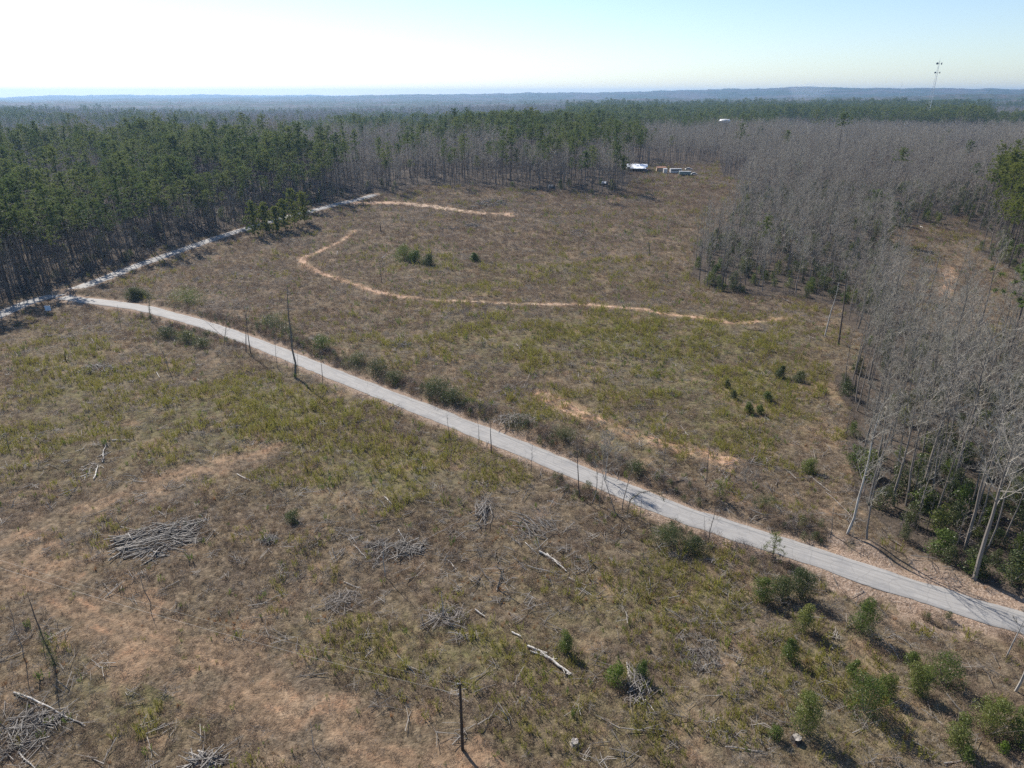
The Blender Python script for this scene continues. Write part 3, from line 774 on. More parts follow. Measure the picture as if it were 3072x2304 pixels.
for k in single[0]:
    x, y, px, py, _, h, rp, rt, lf = TP[k]; hb = bins(h, [17.5, 21.5], ['short', 'medium-height', 'tall'])
    if py > 1030:
        where = bins(px, [2650, 2800, 2950], ['left edge', 'left part', 'middle', 'right side'])
        row = bins(py, [1180, 1350, 1550], ['far rows', 'middle rows', 'nearer rows', 'nearest the road'])
        lab, g = f'{hb} leafless tree in the near right wood, {where}, {row}', 'bare trees of the near right wood'
    elif rt:
        where = bins(px, [2200, 2350, 2500, 2650, 2850], ['left tip', 'left part', 'middle part', 'right part', 'beside second clearing', 'right of second clearing'])
        row = bins(py, [620, 720, 820, 920], ['far rows', 'upper rows', 'middle rows', 'lower rows', 'front row'])
        lab, g = f'{hb} leafless tree of the jutting right wood, {where}, {row}', 'bare trees of the jutting right wood'
    elif lf: lab, g = f"{hb} leafless tree among the left pines, {bins(px, [150, 400, 700], ['left of', 'above', 'just right of', 'far right of'])} the road junction", 'bare trees among the left pines'
    else: lab, g = f"{hb} leafless tree at the far edge {bins(px, [1400, 1700], ['left of', 'behind', 'right of'])} the big far slash heap", 'bare trees on the far edge'
    s = h / 21; put_tree('bare_tree', bp[rg.randint(NB)], x, y, tz[k] - .15, s, s * rg.uniform(.85, 1.15), rg.uniform(0, 6.28), lab, 'bare tree', g)
for k in single[1]:
    x, y, px, py, _, h, rp, rt, lf = TP[k]; hb = bins(h, [24, 29], ['short', 'medium-height', 'tall'])
    ms = pp[rg.randint(NP_)]
    if rp: lab, g = f"{hb} bright green pine {'deep in' if py < 720 else 'at the front of'} the stand at the right edge", 'pines at the right edge'; ms = pps[rg.randint(len(pps))]
    elif lf:
        where = bins(px, [0, 120, 300, 500, 740], ['at the left frame edge', 'left of the road junction', 'above the road junction', 'right of the road junction', 'halfway along the shaded road', 'behind the roadside young pines'])
        row = bins(d2t[k], [9, 18, 30], ['first row by the road', 'second row', 'third row', 'deep in the wood'])
        lab, g = f'{hb} dark pine {where}, {row}', 'pines of the left wood'
    elif rt: lab, g = f"{hb} lone pine in the grey right wood, {'near' if py > 700 else 'far'} side, {'left' if px < 2500 else 'right'} half", 'lone pines in the right wood'
    else: lab, g = f"{hb} pine at the far wood edge {'left' if px < 1500 else 'right'} of the big slash heap", 'pines on the far edge'
    s = h / 28; put_tree('pine_tree', ms, x, y, tz[k] - .15, s, s * rg.uniform(1.0, 1.45), rg.uniform(0, 6.28), lab, 'pine tree', g)

# undergrowth of the woods
c_ug = protos('undergrowth_plant', [bare_tree(500, 6, 2.0, .15, 9, 3, 6, .03, .05), bare_tree(501, 8, 1.8, .2, 9, 3, 6, .03, .06), brambles(502, 130, 1.5, 2.6, .05), brambles(503, 120, 1.1, 3.0, .05)] and
              [join(bare_tree(500, 6, 2.0, .15, 9, 3, 6, .03, .05)), join(bare_tree(501, 8, 1.8, .2, 9, 3, 6, .03, .06)), brambles(502, 130, 1.5, 2.6, .05), brambles(503, 120, 1.1, 3.0, .05)],
              [M['twig_dark'], M['g_grey']])
p, rg2 = wedge_points(60, 560, 3.1, 71, 15, .8)
x, y = p[:, 0], p[:, 1]; px, py = proj(x, y, T(x, y)); d1, _ = dist_line(x, y, R1); d2, _ = dist_line(x, y, R2)
ok = ~clear_mask(x, y) & (d1 > 5) & (d2 > 4) & (rg2.rand(len(x)) < np.where(px < 1160, 1.0, .65))
px_ = px[ok]; x, y = x[ok], y[ok]; n = len(x); d2_ = d2[ok]; s = rg2.uniform(.6, 1.3, n) * np.where(px_ < 1160, 1.25, 1) * np.where(d2_ < 16, 1.55, 1)
scatter('undergrowth', c_ug, np.column_stack([x, y, fine(x, y)]), np.column_stack([np.zeros((n, 2)), rg2.uniform(0, 6.28, n)]), np.column_stack([s, s, s]), rg2.randint(0, 4, n),
        ('grey leafless undergrowth filling the floor of the woods', 'undergrowth'))
# evergreen understory, mostly near right wood
def shrubj(*a, **k): return join(shrub_mesh(*a, **k))
c_ev = protos('evergreen_under', [shrubj(520 + i, 3.6, 3.6, 900, .26) for i in range(4)], [M['bark_grey'], M['leaf_dark']])
for o_ in list(c_ev.objects)[:2]: o_.data.materials[1] = M['leaf']
p, rg2 = wedge_points(60, 420, 3.4, 72, 15, .8)
x, y = p[:, 0], p[:, 1]; px, py = proj(x, y, T(x, y)); d1, _ = dist_line(x, y, R1); d2, _ = dist_line(x, y, R2)
dens = np.where((px > 2600) & (py > 1050), .38 + .9 * sstep(2650, 2850, px) * sstep(1150, 1400, py), np.where(px > 2050, .34, .10)) * (fbm(x, y, 14, 88, 2) * 1.7)
ok = ~clear_mask(x, y) & (d1 > 6.5) & (d2 > 4.5) & (rg2.rand(len(x)) < dens)
x, y = x[ok], y[ok]; n = len(x); s = rg2.uniform(.6, 1.35, n)
scatter('evergreen_undergrowth', c_ev, np.column_stack([x, y, fine(x, y)]), np.column_stack([np.zeros((n, 2)), rg2.uniform(0, 6.28, n)]), np.column_stack([s, s, s * rg2.uniform(.7, 1.2, n)]), rg2.randint(0, 4, n),
        ('dark evergreen thicket growing under the bare trees', 'thicket'))

# ------------------------------------------------------------------ field cover
def field_points(cell_near, cell_far, seed):
    out = []
    tgt = lambda r: np.interp(r, [50, 320], [cell_near, cell_far])
    for (y0, y1) in ((34, 100), (100, 200), (200, 320), (320, 640)):
        cell = float(tgt(np.array(y0)))
        p, rg_ = wedge_points(y0, y1, cell, seed, 12, .80); out.append(thin(p, cell, tgt, rg_)); seed += 1
    p = np.vstack(out); x, y = p[:, 0], p[:, 1]; px, py = proj(x, y, T(x, y))
    ok = clear_mask(x, y)
    x, y, px, py = x[ok], y[ok], px[ok], py[ok]
    d1, s1 = dist_line(x, y, R1); d2, s2 = dist_line(x, y, R2)
    ok = (d1 > W1 + .75) & (d2 > W2 + .8)
    x, y, px, py, d1, s1 = x[ok], y[ok], px[ok], py[ok], d1[ok], s1[ok]
    tm = np.full(len(x), 1e9)
    for ln, hw, *bi in TRACKS:
        d, _ = dist_line(x, y, ln); tm = np.minimum(tm, (d - hw * .7) if not bi else np.where(d < 1.6, .25, 9))
    pm = np.full(len(x), 1e9)
    for ln, hw in PATHS:
        d, _ = dist_line(x, y, ln); pm = np.minimum(pm, d - hw)
    return x, y, px, py, d1, s1, tm, pm
X, Y, PX, PY, D1, S1, TM, PM = field_points(.60, 1.12, 11)
rg = np.random.RandomState(7); n = len(X); u = rg.rand(n)
gr = blobs(PX, PY, GREEN); gy = blobs(PX, PY, GREY); ru = blobs(PX, PY, RUST)
patch = fbm(X, Y, 9, 601, 3); patch2 = fbm(X, Y, 30, 602, 3); p3 = fbm(X, Y, 5, 603, 2); p4 = fbm(X, Y, 14, 604, 3)
path = PM < 0
w_ol = np.clip(gr * 5.0 + .5, 0, 5.0) * sstep(.45, .53, patch * .55 + p3 * .45 + (gr - .45) * .22) * np.where(path, .12, 1) * (np.clip(D1 / 6, .15, 1))
w_tn = .40 + .4 * sstep(.4, .65, patch2) + path * .25
w_rd = .35 + 1.6 * sstep(.48, .60, p4) * (PY > 540) + (D1 < 9) * .9 * (S1 < 0) + (D1 < 6) * .6 + .22 + path * .35
w_gy = gy * 1.2 * sstep(.4, .55, fbm(X, Y, 8, 608, 2)) + .22 + 1.1 * sstep(.54, .64, fbm(X, Y, 8, 605, 2))
w_gn = .05 + .35 * gr * sstep(.6, .7, fbm(X, Y, 7, 606, 2)) + .8 * blobs(PX, PY, [(1950, 1080, 160, 60, .5), (1230, 770, 130, 30, .4), (2250, 1150, 200, 100, .35), (1100, 760, 160, 30, .2), (1900, 700, 200, 40, .25)])
w_rs = (.05 + ru * 1.1) * (PY > 1400) * sstep(.5, .65, fbm(X, Y, 6, 607, 2)) * 1.4 + .01
Wt = np.stack([w_ol, w_tn, w_rd, w_gy, w_gn, w_rs], 1); Wt = np.maximum(Wt, 0); cum = np.cumsum(Wt, 1) / Wt.sum(1, keepdims=True)
typ = (u[:, None] > cum).sum(1)
keep = (TM > -.2 + rg.rand(n) * 1.2) | (rg.rand(n) < .28)
keep &= rg.rand(n) < np.where(D1 < W1 + 2.2, .45, .55 + .6 * sstep(.36, .6, p3))
keep &= ~((PX > 2450) & (D1 < 7) & (rg.rand(n) < .75))

mat_f = {0: 'g_olive', 1: 'g_tan', 2: 'g_red', 3: 'g_grey', 4: 'g_green', 5: 'g_rust'}
pr = {0: [feather(700 + i, 8, 1.35, .95, .09) for i in range(5)],
      1: [tuft(710 + i, 34, .62, .95, .05, .9) for i in range(3)] + [tuft(715 + i, 26, .8, .5, .045, .45) for i in range(2)],
      2: [brambles(720 + i, 60, .95, 1.3, .042) for i in range(4)],
      3: [brambles(730 + i, 50, 1.0, 1.5, .034) for i in range(4)],
      4: [feather(740 + i, 7, 1.15, .95, .1) for i in range(4)],
      5: [tuft(750 + i, 24, 1.05, .4, .05, .3) for i in range(3)]}
names = {0: ('olive_weeds', 'olive-yellow weed clumps spread in patches over the clearing', 'weeds'), 1: ('dry_grass', 'pale dry grass tufts covering the clearing', 'dry grass'),
         2: ('briar_scrub', 'red-brown briar scrub over the clearing and road banks', 'briar scrub'), 3: ('twiggy_brush', 'grey leafless twiggy brush scattered over the clearing', 'brush'),
         4: ('green_weeds', 'darker green weeds dotted in the clearing', 'weeds'), 5: ('rust_grass', 'rust-coloured upright grass clumps in the near field', 'grass')}
Z = fine(X, Y)
for k in range(6):
    m = keep & (typ == k); nn = int(m.sum())
    col = protos('cover_' + names[k][0], pr[k], [M[mat_f[k]]])
    big = np.clip(1 + (Y[m] - 120) / 500, .85, 1.6)
    s = rg.uniform(.5, 1.0, nn) ** 1.0 * big * (1 + .5 * (rg.rand(nn) < .12)); s *= np.where(path[m], rg.uniform(.35, .85, nn), 1.)
    sz_ = s * rg.uniform(.7, 1.15, nn) * (.75 + .5 * patch2[m])
    rot = np.column_stack([rg.normal(0, .08, nn), rg.normal(0, .08, nn), rg.uniform(0, 6.28, nn)])
    scatter(names[k][0], col, np.column_stack([X[m], Y[m], Z[m]]), rot, np.column_stack([s, s, sz_]), rg.randint(0, len(pr[k]), nn), names[k][1:])
print('field', n, 'trees', len(TP))
# dead branches (slash)
X2, Y2, PX2, PY2, D12, S12, TM2, PM2 = field_points(1.7, 3.0, 31)
gy2 = blobs(PX2, PY2, [(1000, 1700, 1500, 500, .25)] + GREY + [(1500, 1700, 500, 260, .5), (2100, 1850, 400, 200, .4)]); n = len(X2)
keep = (rg.rand(n) < .17 + .9 * gy2) & (PM2 > -1) & (TM2 > 0) & (PY2 > 600)
col = protos('slash_sticks', [sticks(760, 6, 1.6, 2.2, .04), sticks(761, 9, 2.0, 1.8, .035), sticks(762, 2, 1.2, 3.6, .06), sticks(763, 14, 2.4, 1.5, .032), sticks(764, 4, 1.8, 2.6, .05)], [M['stick']])
m = keep; nn = int(m.sum()); s = rg.uniform(.5, 1.15, nn)
scatter('dead_branches', col, np.column_stack([X2[m], Y2[m], fine(X2[m], Y2[m]) + .25]), np.column_stack([rg.normal(0, .08, nn), rg.normal(0, .08, nn), rg.uniform(0, 6.28, nn)]),
        np.column_stack([s, s, s]), rg.randint(0, 5, nn), ('pale dead branches and logging slash littering the clearing', 'dead branches'))

# brushy strip along the far bank of the narrow road and the near bank of its bend
p, rg2 = wedge_points(60, 260, .95, 77, 5, .8); x, y = p[:, 0], p[:, 1]; d1, s1 = dist_line(x, y, R1); px, py = proj(x, y, T(x, y))
far_side = (s1 < 0) & (d1 > 3.0) & (d1 < 7.5) & (px > 560) & (px < 2480)
near_side = (s1 > 0) & (d1 > 3.0) & (d1 < 6.5) & (px > 260) & ((px < 760) | (px > 1650))
den = fbm(x, y, 7, 811, 2)
ok = (far_side & (rg2.rand(len(x)) < np.where((px > 900) & (px < 1500), .85, .7) * sstep(.28, .5, den))) | (near_side & (rg2.rand(len(x)) < .7 * sstep(.4, .55, den)))
x, y = x[ok], y[ok]; n = len(x); s = rg2.uniform(.35, 1.0, n)
col = protos('bank_brush', [brambles(781 + i, 120, 1.7, 1.8, .04) for i in range(3)] + [shrub_mesh(785 + i, 1.6, 1.7, 260, .17, 5)[1] for i in range(1)], [M['g_red'], M['g_red']])
bm_ = [o for o in col.objects]; bm_[-1].data.materials.clear(); bm_[-1].data.materials.append(M['leaf_dark']); bm_[0].data.materials.clear(); bm_[0].data.materials.append(M['twig_dark'])
scatter('roadside_brush', col, np.column_stack([x, y, fine(x, y)]), np.column_stack([np.zeros((n, 2)), rg2.uniform(0, 6.28, n)]), np.column_stack([s, s, s]), rg2.randint(0, 4, n), ('dark brown brush in a ragged strip along the banks of the narrow road', 'brush'))

# ------------------------------------------------------------------ single things of the clearing
def at(px, py, dz=0.0):
    x, y = P(px, py); return np.array([x, y, float(fine(np.array([x]), np.array([y]))[0]) + dz])
def mpp(px, py):                      # metres per photo pixel there
    x, y = P(px, py); return (y * CP + CAM_H * SP) / FPX
def top_at(base, px, py):             # point above the base's own plane seen at a pixel
    v = (1152 - py) / FPX; u = (px - 1536) / FPX
    t = base[1] / (CP + v * SP); return np.array([u * t, base[1], CAM_H + (-SP + v * CP) * t])
rg = np.random.RandomState(2024)
def sapling(bx, by, tx, ty, label, name='bare_sapling', cat='sapling', nbr=7, r=.06, bark='bark_grey', br_len=.22, bare_to=.5, group=None, vine=False, curve=0.0):
    b = at(bx, by, -.1); t = top_at(b, tx, ty); ax = t - b; h = np.linalg.norm(ax)
    e = empty(name, b); k = 7; z = np.linspace(0, 1, k)
    wob = np.cumsum(rg.normal(0, .008 * h, (k, 3)), 0) * np.array([1, 1, 0]); wob[0] = 0
    pts = ax[None] * z[:, None] + wob + np.array([curve * h, 0, 0])[None] * (z * (1 - z) * 4)[:, None]
    r *= 1.45; tr = Buf(); cr = Buf(); tube(tr, pts, r * (1 - .75 * z), 6)
    for i in range(nbr):
        f = bare_to + (1 - bare_to) * rg.rand(); p0 = np.array([np.interp(f, z, pts[:, c]) for c in range(3)])
        a = rg.uniform(0, 6.28); L = h * br_len * rg.uniform(.4, 1.1) * (1.2 - f * .6)
        d = unit(np.array([math.cos(a), math.sin(a), rg.uniform(.2, 1.1)])); p1 = p0 + d * L * .55; p2 = p1 + unit(d + rg.normal(0, .3, 3)) * L * .45
        tube(cr, [p0, p1, p2], np.array([.35, .22, .1]) * r, 3)
        m_ = 5; tt = rg.uniform(.3, 1, m_)
        spikes(cr, p0 + (p2 - p0) * tt[:, None], d + rg.normal(0, .6, (m_, 3)), rg.uniform(.3, .6, m_) * L, np.full(m_, .045), rg)
    mesh_obj('trunk', buf_mesh('trunk', tr, [M[bark]]), e)
    if nbr: mesh_obj('branches', buf_mesh('branches', cr, [M['twig_grey'] if bark != 'bark_char' else M['twig_dark']]), e)
    if vine:
        vb = Buf(); m_ = 420; f = rg.rand(m_) ** 1.4 * vine
        p = np.column_stack([np.interp(f, z, pts[:, c]) for c in range(3)]) + rg.normal(0, .22, (m_, 3)) * np.array([1, 1, .5])
        quads(vb, p, sph(rg, m_), rg.uniform(.12, .25, m_), .6, rg); mesh_obj('vine', buf_mesh('vine', vb, [M['leaf_dark']]), e)
    return tag(e, label, cat, group)
S = sapling
S(885, 1132, 863, 855, 'tallest dead trunk beside the narrow road with a dark vine-wrapped base', 'dead_tree', 'dead tree', 10, .17, 'bark_grey', .05, .35, vine=.16)
S(739, 1062, 741, 930, 'left of two dark bare stems close together at the near edge of the narrow road', nbr=6, r=.09, bark='bark_pine')
S(753, 1066, 738, 925, 'right of two dark bare stems close together at the near edge of the narrow road', nbr=8, r=.09, bark='bark_pine')
S(835, 1107, 828, 1022, 'thin forked sapling between the paired stems and the tallest dead trunk', nbr=5, r=.05)
S(877, 1127, 878, 1052, 'thin bare stem standing just left of the tallest dead trunk', nbr=1, r=.04)
S(896, 1120, 893, 1055, 'thin bare stem standing just right of the tallest dead trunk', nbr=1, r=.04)
S(967, 1147, 962, 1055, 'dark straight stem right of the tallest dead trunk with a leafy head', nbr=3, r=.06, bark='bark_pine')
S(452, 962, 446, 880, 'vine-clad dark stem at the bend of the narrow road', nbr=3, r=.07, bark='bark_pine', vine=.9)
S(362, 985, 352, 915, 'small bare sapling on the bank left of the vine-clad stem', nbr=6, r=.05)
S(507, 1112, 470, 1022, 'leaning dead stem in the field left of the narrow road', nbr=5, r=.06)
S(672, 1045, 680, 935, 'bushy bare sapling on the bank left of the paired stems', nbr=12, r=.06, bare_to=.3)
S(690, 1040, 600, 950, 'arching bare sapling bent left over the narrow road', nbr=8, r=.05, bare_to=.3, curve=.05)
S(1348, 1318, 1342, 1245, 'short bare stem left of the hook-topped stem by the road', nbr=3, r=.05)
S(1436, 1332, 1434, 1250, 'pale thin stem standing on the road edge left of the hook-topped stem', nbr=2, r=.045)
S(1474, 1362, 1470, 1264, 'dark hook-topped stem standing on bare red soil by the road', nbr=4, r=.085, bark='bark_char', br_len=.1, bare_to=.85)
S(1592, 1428, 1596, 1335, 'thin twiggy sapling in front of the road right of the hook-topped stem', nbr=8, r=.045, bare_to=.3)
S(1741, 1492, 1745, 1310, 'tall straight dark stem crossing in front of the narrow road', nbr=5, r=.08, bark='bark_pine', br_len=.06)
S(1776, 1508, 1792, 1400, 'curved bare sapling just right of the tall straight dark stem', nbr=4, r=.07, curve=.06)
S(1797, 1518, 1806, 1420, 'thin upright sapling second right of the tall straight dark stem', nbr=4, r=.04)
S(1847, 1540, 1805, 1402, 'sapling leaning left in front of the narrow road', nbr=5, r=.06)
S(1866, 1532, 1905, 1402, 'sapling leaning right in front of the narrow road', nbr=5, r=.06)
S(1921, 1552, 1925, 1490, 'short bare stem under the arching vine beside the road', nbr=3, r=.045)
S(2117, 1630, 2108, 1545, 'thin pale stem at the road left of the leaning green-topped one', nbr=3, r=.035)
S(2127, 1628, 2150, 1505, 'dark slender stem leaning right over the narrow road', nbr=6, r=.05, bark='bark_pine')
S(2116, 1459, 2132, 1312, 'lone straight bare stem on the far side of the road near the old dirt track', nbr=2, r=.06, bark='bark_pine', br_len=.06)
S(1990, 1470, 1995, 1290, 'thin dark stem on the far road bank left of the lone straight one', nbr=3, r=.04, bark='bark_pine', br_len=.08)
S(2514, 1038, 2549, 800, 'tall dark trunk at the tip of the right wood', 'dead_tree', 'dead tree', 8, .17, 'bark_pine', .06, .6)
S(2474, 1012, 2514, 850, 'pale crooked trunk left of the tall dark one at the right wood', 'dead_tree', 'dead tree', 8, .13, 'bark_white', .08, .5)
S(2564, 1178, 2568, 1125, 'short brown broken trunk at the edge of the right wood', 'tree_snag', 'snag', 0, .2, 'bark_pine')
S(1145, 850, 1140, 790, 'dark bare stem alone in the middle of the upper clearing', nbr=1, r=.1, bark='bark_char', br_len=.06)
S(1143, 697, 1141, 670, 'short charred stump trunk in the upper clearing below the sandy track', 'tree_snag', 'snag', 0, .22, 'bark_char')
S(1950, 765, 1946, 722, 'dark vine-covered snag in the right of the upper clearing', 'tree_snag', 'snag', 4, .14, 'bark_char', vine=.9)
S(2006, 705, 2004, 665, 'small pale snag at the far right of the upper clearing', 'tree_snag', 'snag', 4, .07, 'bark_white')
S(165, 1992, 80, 1780, 'tall thin leaning stem at the left edge of the near field', nbr=5, r=.05, bark='bark_pine', vine=.5)
S(125, 1905, 82, 1790, 'second leaning stem at the left edge, right beside the tall thin one', nbr=5, r=.045, bark='bark_pine')
S(70, 1970, 20, 1790, 'leftmost thin leaning stem of the near field', nbr=4, r=.04)
S(452, 1805, 415, 1712, 'single curved leaning stem below the big brush pile', nbr=3, r=.045, curve=-.03)
S(940, 2252, 936, 2160, 'thin pale upright stick near the bottom left of the field', nbr=1, r=.03, bark='bark_white')
S(197, 1085, 195, 1050, 'dark snag among grey slash in the left field', 'tree_snag', 'snag', 1, .1, 'bark_char')
S(25, 1345, 15, 1300, 'small grey leafless bush at the left edge of the field', 'bare_bush', 'bush', 14, .06, 'bark_grey', .6, .05)
S(1860, 1602, 1866, 1560, 'short dark crooked stem in the slash below the arching vine', nbr=2, r=.06, bark='bark_char')
S(1490, 1760, 1512, 1705, 'short forked dead trunk leaning in the middle of the slash', 'tree_snag', 'snag', 3, .1, 'bark_grey')
S(1155, 1725, 1148, 1600, 'pale dead stem rising left of the middle slash', nbr=3, r=.05, bark='bark_white', br_len=.1)
S(1330, 1850, 1325, 1775, 'white crooked upright branch in the grey slash', nbr=2, r=.06, bark='log_white', br_len=.15)
S(2185, 1820, 2188, 1740, 'thin pale sapling in front of the evergreen shrubs below the road', nbr=4, r=.04)
S(2490, 1615, 2500, 1520, 'thin bare sapling left of the white-barked tree', nbr=6, r=.05)
S(2000, 1300, 1996, 1268, 'small pale broken stem in the green weeds past the road', nbr=2, r=.05, bark='bark_white')

def hero(bx, by, ty, seed, label, bark, name='bare_tree', w=1., **kw):
    b = at(bx, by, -.15); t = top_at(b, bx, ty); h = t[2] - b[2]
    tc = bare_tree(seed, h, **kw)
    return put_tree(name, (buf_mesh('trunk', tc[0], [M[bark]]), buf_mesh('crown', tc[1], [M['twig_grey']])), b[0], b[1], b[2], 1, 1, rg.uniform(0, 6), label, 'bare tree')
hero(2538, 1617, 1205, 801, 'tall white-barked leafless tree standing alone above the road at the right', 'bark_white', R_=4.4, f0=.4, nl=20, r0=.19)
hero(2597, 1632, 1400, 802, 'smaller leafless tree leaning just right of the white-barked one', 'bark_grey', R_=3.0, f0=.4, nl=12, r0=.16, lean=.12)
hero(2922, 1742, 1280, 803, 'tall pale-trunked leafless tree with spreading crown beside the road at the right edge', 'bark_grey', R_=6.0, f0=.45, nl=20, r0=.30)
hero(3048, 2070, 1800, 804, 'slender pale bent tree at the right frame edge below the road', 'bark_white', R_=2.2, f0=.4, nl=12, r0=.13, lean=.1)
hero(3020, 1968, 1790, 805, 'thin crooked sapling left of the bent pale tree at the right frame edge', 'bark_white', R_=1.4, f0=.5, nl=9, r0=.07, lean=.1)
hero(2760, 1480, 1080, 806, 'tall dark double-stemmed leafless tree inside the near right wood', 'bark_grey', R_=5.5, f0=.5, nl=22, r0=.3)
hero(2860, 1450, 1010, 807, 'tall leafless tree with forked grey trunk behind the pale-trunked one', 'bark_grey', R_=6.0, f0=.5, nl=24, r0=.32)
hero(2235, 1452, 1405, 808, 'small leafless bush at the far road bank', 'bark_grey', 'bare_bush', R_=1.6, f0=.1, nl=12, r0=.05)
hero(1815, 1440, 1310, 809, 'broad pale leafless bush on the far bank of the narrow road', 'bark_white', 'bare_bush', R_=4.0, f0=.1, nl=22, nsub=7, r0=.09, up=.7)

for (bx, by, ty, lab) in ((2352, 488, 392, 'dark round-topped pine standing alone above the grey right wood'), (2890, 520, 425, 'broad pine alone in the grey wood right of the pale field gap'), (1752, 590, 455, 'tallest lone pine in front of the far wood edge'), (1865, 575, 470, 'tall pine just left of the barn')):
    b = at(bx, by, -.15); H = top_at(b, bx, ty)[2] - b[2]; tc = pine_tree(rg.randint(1e6), H, 5.0, .66, 22, 4, 40, .8, .14)
    put_tree('pine_tree', (buf_mesh('trunk', tc[0], [M['bark_pine']]), buf_mesh('crown', tc[1], [M['needle']])), b[0], b[1], b[2], 1, 1, rg.uniform(0, 6), lab, 'pine tree')

# arching vine
b = at(1880, 1548); pl = [b]
for q in ((1890, 1500), (1920, 1478), (1955, 1472), (1985, 1485), (1992, 1502)): pl.append(top_at(b, *q))
pl = np.array(pl); e = empty('vine_arch', b); vb = Buf(); lb = Buf()
cur = []
for i in range(len(pl) - 1):
    for k in range(4): cur.append(pl[i] + (pl[i + 1] - pl[i]) * k / 4 - b)
cur = np.array(cur + [pl[-1] - b]); tube(vb, cur, np.linspace(.07, .02, len(cur)), 5)
t_ = rg.uniform(0, len(cur) - 1.01, 420); i0 = t_.astype(int); pp_ = cur[i0] + (cur[i0 + 1] - cur[i0]) * (t_ - i0)[:, None] + rg.normal(0, .16, (420, 3))
quads(lb, pp_, sph(rg, 420), rg.uniform(.1, .2, 420), .6, rg)
mesh_obj('stem', buf_mesh('stem', vb, [M['bark_pine']]), e); mesh_obj('leaves', buf_mesh('leaves', lb, [M['leaf_dark']]), e)
tag(e, 'dark leafy vine arching out over the narrow road', 'vine')

